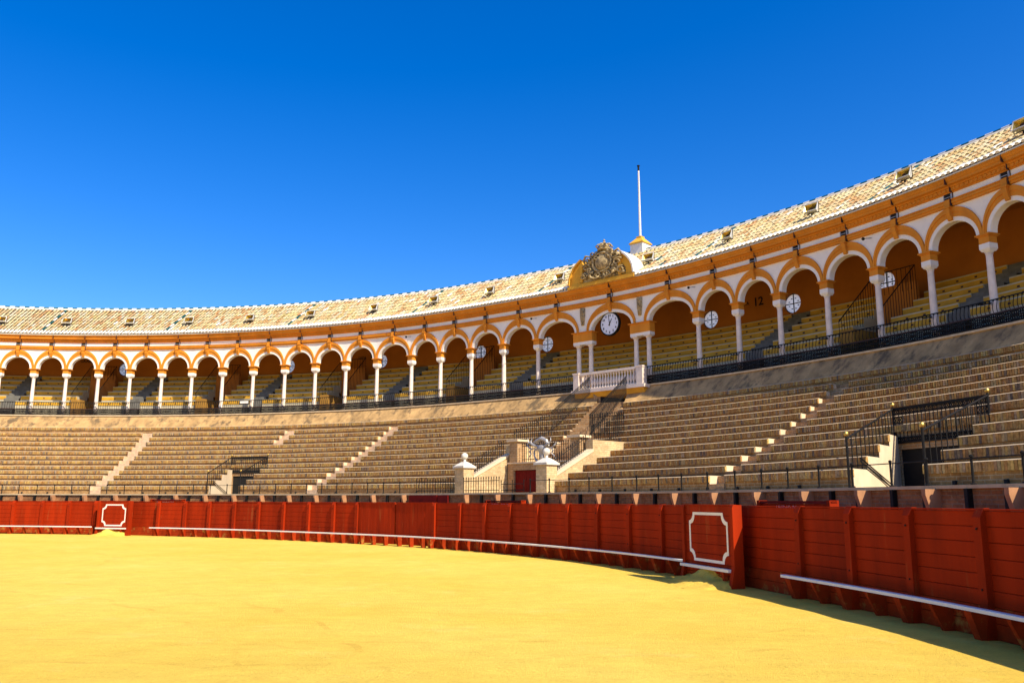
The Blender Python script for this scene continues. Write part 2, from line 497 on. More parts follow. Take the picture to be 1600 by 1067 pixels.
def heap(t, d, w, dep, h, label, seed):
    R = random.Random(seed); g = MB(); g.smooth = True; n, k = 26, 12
    W = frame(t, d)
    for i in range(k + 1):
        for j in range(n + 1):
            u = -1 + 2 * j / n; v = i / k
            e = max(0, 1 - u * u) ** .8 * (1 - v) ** 1.3
            z = h * e * (1 + .25 * math.sin(7 * u + seed) + .15 * math.sin(13 * v + 5 * u)) - .03
            g.v.append((u * w + .05 * R.uniform(-1, 1), .05 - v * dep, z + .012 * R.uniform(-1, 1)))
    for i in range(k):
        for j in range(n):
            a = i * (n + 1) + j; g.f.append([a, a + n + 1, a + n + 2, a + 1]); g.m.append(0); g.uv.append(None)
    o = part('sand_heap', g, SAND, None, W); tag(o, label, 'sand heap', 'sand heaps at the foot of the shields')


# ------------------------------------------------------------------ brick grandstand (tendido)
ZK = [2.46, 2.77, 3.09, 3.39, 3.69, 4.03, 4.34, 4.68, 5.0, 5.36, 5.70, 6.07, 6.50]
DK = [2.5 + .8083 * k for k in range(13)] + [12.42]
ZW = 2.02
T0, T1 = 108.0, 2.0
# axis of the main gate: a straight line through the ring
GA, GB = P(46.15, 2.1), P(46.5, 8.0)
gv = (GB - GA).normalized()
GATE = Matrix.Translation(GA) @ RZ(math.atan2(-gv.x, gv.y))
UA, UB = P(47.6, 6.2), P(50.7, 13.0)                      # the upper stair climbs on a line of its own to the balcony
uv_ = (UB - UA).normalized()
UPPER = Matrix.Translation(UA) @ RZ(math.atan2(-uv_.x, uv_.y))
ULEN = (UB - UA).length


def tgate(x, d, F=None):                                   # t where the line local x = const crosses ring offset d
    FI = (GATE if F is None else F).inverted()
    lo, hi = 30.0, 70.0
    for _ in range(40):
        mid = (lo + hi) / 2
        if (FI @ P(mid, d)).x > x: lo = mid
        else: hi = mid
    return lo


def lin(a, da, b, db): return lambda d: a + (b - a) * (d - da) / (db - da)


def gtab(x, F=None):
    ds = np.linspace(1, 14, 14); tv = [tgate(x, d, F) for d in ds]
    return lambda d: float(np.interp(d, ds, tv))


AISLES = []                                               # left edge, right edge, first row, last row
for (t1, d1, t0, d0, k0) in ((89.79, 11.9, 86.15, 2.5, 0), (69.45, 11.9, 65.93, 2.5, 0), (34.67, 11.5, 30.04, 2.5, 0), (78.0, 11.9, 77.2, 8.9, 9)):
    le = lin(t0, d0, t1, d1)
    AISLES.append((le, (lambda d, le=le: le(d) - .7 / mpd(le(d), d)), k0, 11))
VOM = [(lin(20.8, 2.5, 24.5, 5.73), lin(17.17, 2.5, 20.1, 5.73)), (lin(75.44, 2.5, 77.1, 5.73), lin(72.63, 2.5, 74.15, 5.73))]
GW_L, GW_R, GN_L, GN_R = gtab(-2.45), gtab(2.45), gtab(-.85, UPPER), gtab(.85, UPPER)

stand = thing('brick_grandstand', 'curved brick grandstand of stepped seating rows below the arcade', 'grandstand', TR(*P(40, 7, 2)))
walk = MB(); sweep(walk, [(1.84, 2.028), (2.56, 2.028)], T0, T1); part('walkway', walk, WALKM, stand)
hb_obj = []
brickmesh = MB().box(-.033, .033, -.03, .03, 0, .165).mesh('brick', [HEADER])
cnt = 0
for k in range(13):
    gaps = []
    for (a, b, k0, k1) in AISLES:
        if k0 <= k <= k1: gaps.append((a, b, 'aisle'))
    if k <= 3:
        for (a, b) in VOM: gaps.append((a, b, 'pit'))
    if DK[k] < 6.4: gaps.append((GW_L, GW_R, 'gate'))
    else: gaps.append((GN_L, GN_R, 'gate2'))
    gaps.sort(key=lambda q: -q[0](DK[k]))
    zl = ZW if k == 0 else ZK[k - 1]
    d, z, d2 = DK[k], ZK[k], DK[k + 1]
    prof = [(d + .035, zl - .04), (d + .035, z - .185), (d + .012, z - .185), (d + .012, z - .022), (d - .022, z - .022), (d - .022, z - .016), (d + .008, z), (d2 + .05, z)]
    edges = [(None, T0)] + [(q, None) for q in gaps] + [(None, T1)]
    segs = []; ro = None
    for i in range(len(edges) - 1):
        row = MB()
        L0 = edges[i][0][1] if edges[i][0] else T0
        R0 = edges[i + 1][0][0] if edges[i + 1][0] else T1
        segs.append((L0, R0))
        if fn(R0)(d) >= fn(L0)(d): continue
        for a in range(len(prof) - 1):                     # each face its own material: brick riser, mortar nosing with its sunlit edge painted pale, brick tread
            sweep(row, [prof[a], prof[a + 1]], L0, R0, 1 if a in (3, 4, 5) else 0)
        for e in (L0, R0):
            if e == T0 or e == T1: continue
            e = fn(e); zb = ZW if k <= 3 else 3.0
            poly = [(d + .012, zb), (d + .012, z - .02), (d + .012, z - .001), (d2 + .04, z - .001), (d2 + .04, zb)]
            vs = []
            for (dd, zz) in poly: q = P(e(dd), dd, zz); vs.append(tuple(q))
            row.add(vs, [tuple(range(5))], 2, [[(a, b) for a, b in poly]])  # row ends paler than fronts: sunlight on them put into the colour
        ro = part('seating_row', row, [ROWB, MORTAR, CREAM], stand)
    # header course: every brick its own block on edge, standing proud of the riser
    bx = MB()
    for (L0, R0) in segs:
        L0, R0 = fn(L0)(d), fn(R0)(d)
        if R0 >= L0: continue
        n = int((L0 - R0) * mpd((L0 + R0) / 2, d) / .076)
        for i in range(n):
            t = L0 + (R0 - L0) * (i + .5) / n
            dj = RND.uniform(-.005, .006); 
            if RND.random() < .015: continue
            if k < 5 and t < 20 and cnt < 296:
                cnt += 1
                hb_obj.append((frame(t, d + .010 + dj, z - .187 + RND.uniform(-.003, .003)), ro))
            else:
                c = P(t, d + .010 + dj); a = ang(t); ca, sa = math.cos(a), math.sin(a)
                zb, zt = z - .187 + RND.uniform(-.003, .003), z - .022
                w, dp = .033, .03
                q = [(c.x + sx * w * ca - sy * dp * sa, c.y + sx * w * sa + sy * dp * ca, zz) for zz in (zb, zt) for sx, sy in ((-1, -1), (1, -1), (1, 1), (-1, 1))]
                bx.add(q, [(0, 1, 5, 4), (1, 2, 6, 5), (3, 0, 4, 7), (0, 3, 2, 1)])
    part('header_course', bx, HEADER, ro, kind='stuff')
    # aisle steps: half-height step in front of every riser
    for (a, b, kind) in gaps:
        if kind == 'aisle':
            st = MB(); zm = (zl + z) / 2 - .02
            sp = [(d - .02, zl - .02), (d - .02, zm), (d + .40, zm), (d + .40, z - .012), (d2 + .02, z - .012)]
            part('aisle_step', sweep(st, sp, a, b), STEPB if a(d) < 40 else STEPW, stand)
for W, ro in hb_obj: part('brick', brickmesh, HEADER, ro, W)
# fix: single bricks hang one level below their row
# sloped render band up to the gallery floor, and its stone curb
bd = MB()
for (L0, R0) in ((T0, GN_L), (GN_R, T1)):
    sweep(bd, [(12.30, 6.49), (12.42, 6.56), (13.10, 7.30), (13.10, 7.34)], L0, R0)
for e in (GN_L, GN_R):
    bd.add([tuple(P(e(q), q, z)) for q, z in ((12.2, 5.6), (12.2, 6.49), (12.42, 6.56), (13.10, 7.30), (13.10, 5.6))], [(0, 1, 2, 3, 4)])
part('sloped_band', bd, BAND, stand)
cb = MB(); sweep(cb, [(13.04, 7.342), (13.04, 7.41), (13.45, 7.41)], T0, T1); part('curb', cb, MORTAR, stand)
# nailed number plates and small drains at the foot of the lowest row
dr = MB()
for i in range(46):
    t = 104 - i * 2.05
    if 41 < t < 54 or 16 < t < 24 or 72 < t < 77: continue
    W = frame(t, 2.5); dr.box(-.04, .04, -.012, .03, 2.06, 2.13)
    for j in range(8): dr.v[-8 + j] = tuple(W @ Vector(dr.v[-8 + j]))
part('drain_holes', dr, DARK, stand, kind='stuff')


# ------------------------------------------------------------------ vomitories in the grandstand
def bar(r=1.0):
    return MB().lathe([(1, 0), (1, 1)], 6).mesh('baluster', [IRON])


BAR = bar()


def bars(root, lst, r=.012, name='baluster'):
    for (p, h) in lst:
        part(name, BAR, IRON, root, TR(*p) @ SC(r, r, h))


def ringscroll(n, h, r=.011, tw=4):
    """unit-length band of forged scrolls (x from -.5 to .5 of width w), returns builder for width w"""
    def make(w):
        g = MB(); k = max(2, int(w / h)); s = w / k
        for i in range(k):
            x = -w / 2 + (i + .5) * s
            rr = min(s, h) * .46
            g.tube([(x + rr * math.cos(a) * s / max(s, h), 0, h / 2 + rr * math.sin(a)) for a in np.linspace(0, 2 * math.pi, 9)[:-1]], r, tw, closed=True)
            g.tube([(x - s * .45, 0, h * .05), (x, 0, h * .5), (x + s * .45, 0, h * .95)], r, tw)
            g.tube([(x - s * .45, 0, h * .95), (x, 0, h * .5), (x + s * .45, 0, h * .05)], r, tw)
        g.box(-w / 2, w / 2, -r, r, -r, r); g.box(-w / 2, w / 2, -r, r, h - r, h + r)
        return g
    return make


def vomitory(idx, where):
    le, ri = VOM[idx]
    dB = DK[4]
    # pit: back wall with a dark doorway, set in the grandstand
    zt = ZK[3] + .01
    W, w = chord(le(dB), ri(dB), dB + .02, 0)
    pit = MB()
    x0, x1, dz = -w / 2, w / 2, 3.05
    da, db = x0 + .03, x0 + .03 + .7 * w
    pit.box(x0 - .02, da, 0, .25, ZW, zt); pit.box(db, x1 + .02, 0, .25, ZW, zt); pit.box(da, db, 0, .25, dz, zt)
    part('pit_wall', pit, GATEB, stand, W)
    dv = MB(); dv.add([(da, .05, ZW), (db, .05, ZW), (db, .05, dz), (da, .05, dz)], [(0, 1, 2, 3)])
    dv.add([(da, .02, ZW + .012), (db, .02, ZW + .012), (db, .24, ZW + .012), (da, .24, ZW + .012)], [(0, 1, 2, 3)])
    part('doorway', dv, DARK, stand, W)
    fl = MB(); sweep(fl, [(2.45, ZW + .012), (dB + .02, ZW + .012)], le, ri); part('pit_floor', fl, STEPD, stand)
    # railing
    r = thing('iron_railing', 'black iron railing with brass balls round the stair pit %s' % where, 'railing', TR(*P(le(2.5), 2.5, ZW)), 'iron railings round the stair pits')
    tl = lambda d: le(d) + .10 / mpd(le(d), d)
    tr_ = lambda d: ri(d) - .10 / mpd(ri(d), d)
    pts = {}
    for side, tf in (('l', tl), ('r', tr_)):
        A = P(tf(2.45), 2.45, 3.10); Bq = P(tf(dB), dB, 4.10); pts[side] = Bq
        part('handrail', MB().tube([A, Bq], .022, 6), IRON, r)
        n = 13; lst = []
        for i in range(n + 1):
            d = 2.45 + (dB - 2.45) * i / n; kk = sum(1 for q in DK[:4] if q <= d + .01)
            zb = ZW + .01 if kk == 0 else ZK[kk - 1]; zt2 = 3.10 + 1.0 * i / n
            if zt2 - zb > .15: lst.append((P(tf(d), d, zb), zt2 - zb))
        bars(r, lst[1:-1])
        for (q, zb) in ((A, ZW), (Bq, ZK[3])):
            po = part('post', MB().lathe([(.028, 0), (.028, q.z - zb + .05)], 8), IRON, r, TR(q.x, q.y, zb))
            part('brass_ball', MB().ball((0, 0, 0), .055), BRASS, po, TR(q.x, q.y, q.z + .11))
    a, b = pts['l'], pts['r']; v = b - a; w = v.length
    Wb = Matrix.Translation((a + b) / 2) @ RZ(math.atan2(v.y, v.x))
    Wb = Matrix.Translation((0, 0, -0.9)) @ Wb
    part('handrail', MB().box(-w / 2, w / 2, -.02, .02, .88, .92), IRON, r, Wb)
    part('bottom_rail', MB().box(-w / 2, w / 2, -.015, .015, .0, .03), IRON, r, Wb)
    part('scroll_band', ringscroll(1, .13)(w), IRON, r, Wb @ TR(0, 0, .74))
    part('scroll_band', ringscroll(1, .13)(w), IRON, r, Wb @ TR(0, 0, .03))
    for s in (-1, 1):
        part('scroll_panel', ringscroll(1, .16)(.34), IRON, r, Wb @ TR(s * (w / 2 - .17), 0, .32) @ SC(1, 1, 1))
        part('scroll_panel', ringscroll(1, .16)(.34), IRON, r, Wb @ TR(s * (w / 2 - .17), 0, .52))
    n = max(6, int(w / .13))
    bars(r, [((Wb @ Vector((-w / 2 + w * (i + .5) / n, 0, .03))), .86) for i in range(n)])
    # wall handrail in the pit
    q = [P(le(dd) - .05 / mpd(le(dd), dd), dd, zz) for dd, zz in ((2.9, 2.62), (2.9, 2.70), (4.9, 2.12), (4.9, 2.04), (2.9, 2.62))]
    tag(part('wall_handrail', MB().tube(q, .016, 6), IRON, None), 'short looped handrail on the cream wall of the stair pit %s' % where, 'handrail')


vomitory(0, 'in shaded rows at right')
vomitory(1, 'in sunlit rows at left')

# ------------------------------------------------------------------ callejon wall behind the red fence, with its railing
wall = thing('arena_wall', 'brown brick wall with corbels behind the red timber fence', 'wall', TR(*P(50, 1.5, 0)))
wb = MB(); sweep(wb, [(1.5, -.1), (1.5, 1.965)], T0, -20); part('wall_face', wb, WALLB, wall)
cp = MB(); sweep(cp, [(1.5, 1.966), (1.42, 1.966), (1.42, 2.022), (1.84, 2.03)], T0, -20); part('coping', cp, WALKM, wall)
corb = MB().prism([(0, 1.0), (-.04, 1.0), (-.30, 1.86), (-.30, 1.962), (0, 1.962)], -.05, .05).mesh('corbel', [CORBM])
strut_and_shade = MB().box(-.04, .04, -.10, 0, 0.2, 1.962).mesh('strut_and_shade', [IRON])
t = 104.0; i = 0
while t > -5:
    stp = 1.9 / mpd(t, 1.5)
    if not 49.9 < t < 53.8:
        part('corbel', corb, CORBM, wall, frame(t, 1.5))
        part('strut_and_shade', strut_and_shade, IRON, wall, frame(t - stp * .40, 1.5))
        part('strut_and_shade', strut_and_shade, IRON, wall, frame(t - stp * .86, 1.5))  # bar beside each corbel: its shaded inner face built as a dark strip
    t -= stp
for (a, b, l) in ((53.6, 51.0, ''), (50.9, 49.95, '')):
    W, w = chord(a, b, 1.40)
    dd = part('wall_door', MB().box(-w / 2, w / 2, -.03, .05, .2, 1.955), DKRED, wall, W)


def railing(ts, label):
    r = thing('wall_railing', label, 'railing', TR(*P(ts[0], 1.66, 2.02)), 'thin iron railing along the wall top')
    pm = MB().lathe([(.05, 0), (.05, .02), (.022, .03), (.022, .44), (.034, .45), (.034, .475), (.01, .49)], 8).mesh('post', [IRON])
    for t in ts: part('post', pm, IRON, r, TR(*P(t, 1.66, 2.03)))
    pts = [P(t, 1.66, 2.455) for t in np.linspace(ts[0], ts[-1], max(4, len(ts) * 2))]
    part('handrail', MB().tube(pts, .011, 5), IRON, r)


railing([104.5 - 1.5 * i for i in range(9)] + [91.14, 89.68, 88.24, 86.78, 85.24, 83.72, 82.15, 80.55, 78.93, 77.36, 75.8] + [74.2 - 1.6 * i for i in range(13)], 'thin black railing on the brick wall below the sunlit rows')
railing([42.8, 41.07, 39.31, 37.59, 35.67, 33.7, 32.0, 30.25, 28.34, 26.34, 24.49, 22.74, 20.8, 18.88, 16.89, 15.22, 13.36, 11.49, 9.6, 7.7, 5.8, 3.9], 'thin black railing on the brick wall below the shaded rows')

# ------------------------------------------------------------------ red timber fence (barrera)
plank_m = MB().prism([(0.006, 0), (.045, 0), (.045, .199), (.006, .199), (0, .192), (0, .007)][::-1], -.5, .5).mesh('plank', [RED])
plank_d = MB().prism([(0.006, 0), (.045, 0), (.045, .199), (.006, .199), (0, .192), (0, .007)][::-1], -.5, .5).mesh('plank', [RED_D])
post_m = MB().prism([(.06, 0), (.06, 1.67), (-.02, 1.67), (-.088, 1.55), (-.095, .40), (-.15, 0)], -.08, .08).mesh('post', [RED])
fin_m = MB().prism([(-.001, 0.0), (-.001, .355), (-.33, .355), (-.32, .31), (-.16, 0)], -.035, .035).mesh('bracket', [RED_D])
finw_m = MB().prism([(-.099, 0.0), (-.096, .355), (-.34, .355), (-.33, .31), (-.22, 0)], -.07, .07).mesh('bracket', [RED_D])


def panel(root, tA, tB, d=0.0, rail=True):
    W, w = chord(tA, tB, d)
    for j in range(8):
        part('plank', plank_d if j < 2 else plank_m, RED, root, W @ TR(0, RND.uniform(-.004, .004), .003 + j * .2045) @ Matrix.Rotation(RND.uniform(-.0015, .0015), 4, 'Y') @ SC(w - .02, 1, 1))
    part('backing_board', MB().box(-w / 2, w / 2, .05, .08, 0, 1.62), RED_D, root, W)
    part('top_rail', MB().box(-w / 2, w / 2, -.02, .085, 1.6385, 1.662), RED, root, W)
    if rail: part('bracket', fin_m, RED_D, root, W)


bolt_m = MB().lathe([(.016, 0), (.016, .012), (.008, .018)], 6).mesh('bolt', [IRON])


def rails(root, tA, tB, name='foot_rail'):
    g = MB(); sweep(g, [(-.355, .366), (-.355, .406), (-.348, .414), (-.25, .414), (-.25, .366)], tA, tB, closed=True, capm=0); part(name, g, WHITE, root)


def fence(ts, label, railL=None, railR=None):
    f = thing('red_fence', label, 'fence', TR(*P(ts[len(ts) // 2], 0, 0)), 'sections of the red timber ring fence')
    for i, t in enumerate(ts):
        part('post', post_m, RED, f, frame(t, -.0))
        part('bracket', finw_m, RED_D, f, frame(t, 0))
        for zz in (.62, 1.40): part('bolt', bolt_m, IRON, f, frame(t, -.0915, zz) @ Matrix.Rotation(math.pi / 2, 4, 'X'))
        if i: panel(f, ts[i - 1], t)
    rails(f, ts[0] + .35 if railL is None else railL, ts[-1] - .1 if railR is None else railR)
    return f


fence([103.8, 101.43, 99.06, 96.69, 94.32, 91.97, 89.62, 87.19, 84.84, 82.49], 'red plank fence left of the far shield with the white outline')
fence([76.58, 74.01, 71.61, 69.05, 66.47, 63.79, 61.12, 58.51, 56.14], 'sunlit red plank fence between the far shield and the double gate')
fence([48.48, 45.93, 43.46, 41.04, 38.45, 35.69, 33.09, 30.36, 27.61, 24.88], 'red plank fence between the double gate and the near shield')
nf_ = fence([17.71 - 2.745 * i for i in range(9)], 'nearest shaded red plank fence right of the near shield')
panel(nf_, 20.3, 17.71, 0, False); panel(nf_, 22.6, 20.3, .02, False)
pl = thing('red_fence', 'short recessed red fence panel just right of the far shield', 'fence', TR(*P(77.6, 0)), 'sections of the red timber ring fence')
panel(pl, 80.2, 76.7, .10, False)

# double gate
gt = thing('double_gate', 'double red gate of upright boards in the ring fence', 'gate', TR(*P(52.3, 0)))
vb = MB().prism([(0.006, 0), (.045, 0), (.045, .234), (.006, .234), (0, .228), (0, .006)][::-1], -.5, .5).mesh('board', [RED])
for (a, b) in ((55.98, 52.42), (52.28, 48.68)):
    W, w = chord(a, b, -.02)
    lf = part('gate_leaf', MB().box(-w / 2, w / 2, .05, .09, .05, 1.63), RED_D, gt, W)
    n = 10; s = w / n
    for i in range(n):
        part('board', vb, RED, lf, W @ TR(-w / 2 + (i + 0) * s + s, RND.uniform(-.004, .004), .845) @ Matrix.Rotation(-math.pi / 2, 4, 'Y') @ SC(1.59, 1, s * .985 / .234))
    part('top_rail', MB().box(-w / 2, w / 2, -.03, .1, 1.643, 1.67), RED, lf, W)
    for x in (-w * .33, 0, w * .33): part('bracket', fin_m, RED_D, lf, W @ TR(x, -.0, 0))
rails(gt, 56.0, 48.75)


# burladero shields
def contour(a, h, r, n=5):
    p = []
    for (sx, sz, st) in ((1, 1, 0), (-1, 1, 1), (-1, -1, 2), (1, -1, 3)):
        for i in range(n + 1):
            q = i / n * math.pi / 2
            if st % 2 == 1: q = math.pi / 2 - q
            p.append((sx * (a - r * math.cos(math.pi / 2 - q)), sz * (h - r * math.sin(math.pi / 2 - q)))) if False else p.append((sx * (a - r * math.sin(q)), sz * (h - r * math.cos(q))))
    return p


def shield(tA, tB, label, seed, hl):
    W, w = chord(tA, tB, -.40)
    s = thing('shield', label, 'shield', W, 'timber shields in front of the fence gaps')
    for j in range(1, 8):
        part('plank', plank_m, RED, s, W @ TR(0, RND.uniform(-.003, .003), .003 + j * .2045 + .02) @ SC(w - .24, 1, 1))
    part('plank', plank_d, RED_D, s, W @ TR(0, .01, .01) @ SC(w - .24, 1, 1))
    part('backing_board', MB().box(-w / 2 + .13, w / 2 - .13, .05, .12, 0, 1.64), RED_D, s, W)
    for x in (-1, 1):
        part('end_post', MB().prism([(.17, 0), (.17, 1.675), (-.02, 1.675), (-.05, 1.62), (-.05, .42), (-.14, 0)], x * (w / 2 - .06) - .06, x * (w / 2 - .06) + .06), RED, s, W)
    part('foot_rail', MB().box(-w / 2 + .02, w / 2 - .13, -.13, -.03, .31, .37), WHITE, s, W)
    part('bracket', MB().prism([(-.001, .0), (-.001, .305), (-.12, .305), (-.05, 0)], w / 2 - .45, w / 2 - .36), RED_D, s, W)
    part('top_rail', MB().box(-w / 2 + .12, w / 2 - .12, -.02, .12, 1.655, 1.68), RED, s, W)
    a, h, r, lw = (w - .26) * .42, .53, .19, .06
    o_, i_ = contour(a, h, r), contour(a - lw, h - lw, r + .01)
    g = MB(); n = len(o_)
    for y in (-.006, .004):
        for pt in o_: g.v.append((pt[0], y, pt[1] + .98))
        for pt in i_: g.v.append((pt[0], y, pt[1] + .98))
    for i in range(n):
        j = (i + 1) % n
        for f in ((i, j, n + j, n + i), (i, 2 * n + i, 2 * n + j, j), (n + i, n + j, 3 * n + j, 3 * n + i)):
            g.f.append(list(f)); g.m.append(0); g.uv.append(None)
    part('white_outline', g, WHITE, s, W)
    heap((tA + tB) / 2 + .1, -.40, w * .52, .95, .33, hl, seed)


shield(81.75, 78.75, 'far red timber shield with a white notched outline', 3, 'low heap of yellow sand under the far shield')
shield(24.7, 20.75, 'near red timber shield with a white notched outline', 8, 'low heap of yellow sand under the near shield')


# lettered shields standing in the alley behind the fence
def alley(tA, tB, text, label, zt):
    W, w = chord(tA, tB, .62)
    s = thing('alley_shield', label, 'shield', W, 'dark red shields in the alley behind the fence')
    for j in range(7): part('plank', plank_m, DKRED, s, W @ TR(0, 0, zt - .05 - .2045 * (j + 1)) @ SC(w - .2, 1, 1))
    part('top_rail', MB().box(-w / 2, w / 2, -.04, .1, zt - .05, zt), DKRED, s, W)
    for x in (-1, 1): part('post', MB().box(x * (w / 2 - .05) - .05, x * (w / 2 - .05) + .05, -.06, .14, 0, zt + .012), RED, s, W)
    me = textmesh(text, .145, .003, .003); me.materials.append(WHITE)
    part('lettering', me, WHITE, s, W @ TR(-.05 * w, -.008, zt - .155) @ UP)


alley(22.0, 17.5, 'UNIDAD DE SA', 'dark red lettered shield behind the nearest fence', 1.76)
alley(44.8, 41.3, 'PUERTA ARRASTRE', 'dark red lettered shield behind the fence below the main gate', 1.745)
alley(78.3, 75.2, 'BANDERILLEROS', 'dark red lettered shield behind the sunlit fence at left', 1.755)

# ------------------------------------------------------------------ main gate between the rows
por = thing('gate_block', 'brick gate block with ball topped pillars and dark red door below the clock', 'gatehouse', GATE)
yb = 2.15                                                # local y of the door face
blk = MB()
blk.box(-2.04, -1.70, yb, yb + 2.0, ZW - .05, 3.24); blk.box(1.20, 2.04, yb, yb + 2.0, ZW - .05, 3.24); blk.box(-1.70, 1.20, yb, yb + 2.0, 2.98, 3.24)
part('block_wall', blk, GATEB, por, GATE)
part('block_coping', MB().box(-2.04, 2.04, yb - .06, yb + 2.0, 3.243, 3.30), CREAM, por, GATE)
dr_ = part('door', MB().box(-1.70, 1.20, yb + .12, yb + .18, ZW, 2.97), DKRED, por, GATE)
for i in range(13): part('board', MB().box(-1.69 + i * .2215, -1.69 + i * .2215 + .212, yb + .095, yb + .119, ZW + .02, 2.95), DKRED, dr_, GATE)
part('forecourt', MB().box(-2.05, 2.05, -.4, yb, ZW - .05, ZW + .02), WALKM, por, GATE)
for sx in (-1, 1):
    # front pillar with cap and ball
    x = sx * 2.32
    p_ = part('front_pillar', MB().box(x - .27, x + .27, -.25, .29, ZW - .05, 3.02), [CREAMB], por, GATE)
    c = MB(); c.box(x - .34, x + .34, -.32, .36, 3.023, 3.10)
    c.add([(x - .31, -.29, 3.103), (x + .31, -.29, 3.103), (x + .31, .33, 3.103), (x - .31, .33, 3.103), (x - .10, -.08, 3.27), (x + .10, -.08, 3.27), (x + .10, .12, 3.27), (x - .10, .12, 3.27)],
          [(0, 1, 5, 4), (1, 2, 6, 5), (2, 3, 7, 6), (3, 0, 4, 7), (4, 5, 6, 7)])
    part('pillar_cap', c, CAPM, p_, GATE)
    fi = MB(); fi.lathe([(.09, 3.27), (.055, 3.31), (.06, 3.36), (.05, 3.38)], 12, (x, .02, 0)); fi.ball((x, .02, 3.50), .14, 14); fi.smooth = True
    part('ball_finial', fi, CAPM, p_, GATE)
    # stair parapet wall rising outwards, with coping
    xa, xb = (x - .16, x + .16)
    pw = MB(); pw.prism([(.295, ZW - .05), (yb + .25, ZW - .05), (yb + .25, 3.62), (.295, 2.60)][::-1] if False else [(.295, ZW - .05), (.295, 2.60), (yb + .25, 3.60), (yb + .25, ZW - .05)][::-1], xa, xb)
    part('parapet_wall', pw, CREAMB, por, GATE)
    part('parapet_coping', MB().prism([(.295, 2.603), (.295, 2.70), (yb + .25, 3.70), (yb + .25, 3.603)][::-1], xa - .03, xb + .03), CREAM, por, GATE)
    # upper pillar
    u = sx * 1.74
    pu = part('upper_pillar', MB().box(u - .24, u + .24, yb + .03, yb + .50, 3.303, 4.16), [GATEB], por, GATE)
    part('pillar_cap', MB().box(u - .34, u + .34, yb - .06, yb + .60, 4.163, 4.25), CREAM, pu, GATE)
# side walls of the notch behind the block, and its back wall
for sx in (-1, 1):
    w0, w1 = sorted((sx * 2.46, sx * 2.06))
    part('notch_wall', MB().box(w0, w1, yb + .255, 4.75, ZW, 4.05), CREAMB, por, GATE)
part('landing_wall', MB().box(-2.05, 2.05, 4.45, 4.7, 3.2, 3.75), GATEB, por, GATE)
part('landing', MB().box(-2.05, 2.05, yb + 2.0, 4.9, 3.0, 3.27), WALKM, por, GATE)
for i in range(20):
    y0 = -.6 + i * (ULEN + .35) / 20; z0 = 2.9 + i * .185
    part('upper_stair', MB().box(-.84, .84, y0, y0 + .8, z0 - .3, z0 + .185), GATEB, por, UPPER)


part('stair_head_wall', MB().box(-1.1, 1.1, ULEN + .02, ULEN + .2, 3, 7.33), GATEB, por, UPPER)
part('stair_dark_panel', MB().box(-.7, .7, ULEN - .03, ULEN + .018, 6.3, 7.25), DARK, por, UPPER)  # black panel painting in the unlit opening at the stair head
# spear-topped fences, rails and the sculpture
def spear_mesh(h, r=.014):
    g = MB(); g.lathe([(r, 0), (r, h - .09), (r * 2.3, h - .075), (r * .8, h - .06), (r * 2.0, h - .035), (.002, h)], 6); return g.mesh('spear', [IRON])


def spear_fence(name, label, pts, h, spacing, grp=None, r=.012):
    """pts: polyline of foot points in world space"""
    f = thing(name, label, 'railing', TR(*pts[0]), grp)
    sm = spear_mesh(h, r)
    for a, b in zip(pts, pts[1:]):
        L_ = (b - a).length; n = max(1, int(L_ / spacing))
        for i in range(n + 1): part('spear', sm, IRON, f, TR(*(a.lerp(b, i / n))))
        for zz in (.1, h - .16):
            part('cross_rail', MB().tube([a + Vector((0, 0, zz)), b + Vector((0, 0, zz))], .014, 5), IRON, f)
    return f


G = lambda x, y, z: GATE @ Vector((x, y, z))
UU = lambda x, y, z: UPPER @ Vector((x, y, z))
spear_fence('spear_fence', 'spear topped iron fence on the wall left of the main gate pillars', [P(53.4, 1.66, 2.03), P(51.6, 1.66, 2.03), P(49.95, 1.66, 2.03)], .60, .145, 'spear topped fences at the main gate')
spear_fence('spear_fence', 'spear topped iron fence between the two ball topped pillars', [P(48.9, 1.62, 2.03), P(45.6, 1.62, 2.03)], .62, .15, 'spear topped fences at the main gate')
rail_r = spear_fence('low_railing', 'low plain iron railing before the dark red gate door', [P(45.4, 1.62, 2.03), P(43.3, 1.62, 2.03)], .48, .5, 'spear topped fences at the main gate')
spear_fence('stair_railing', 'sloping spear railing on the left stair parapet of the main gate', [G(-2.32, .35, 2.72), G(-2.32, yb, 3.64)], .62, .13, 'iron stair railings of the main gate')
spear_fence('stair_railing', 'sloping spear railing on the right stair parapet of the main gate', [G(2.32, .35, 2.72), G(2.32, yb, 3.64)], .62, .13, 'iron stair railings of the main gate')
spear_fence('stair_railing', 'long iron railing climbing left of the upper stair to the balcony', [G(-2.2, yb + .5, 3.75), G(-2.2, 4.6, 4.60), UU(-.95, 1.3, 4.75), UU(-.95, ULEN - .9, 7.0)], .95, .13, 'iron stair railings of the main gate')
spear_fence('stair_railing', 'long iron railing climbing right of the upper stair to the balcony', [G(2.2, yb + .5, 3.70), G(2.2, 4.6, 4.40), UU(.95, 1.0, 4.5), UU(.95, ULEN - .9, 6.9)], .95, .13, 'iron stair railings of the main gate')
spear_fence('landing_railing', 'straight iron railing behind the bull head between upper pillars', [G(-1.3, yb + .12, 3.31), G(1.3, yb + .12, 3.31)], .80, .12, 'iron stair railings of the main gate')

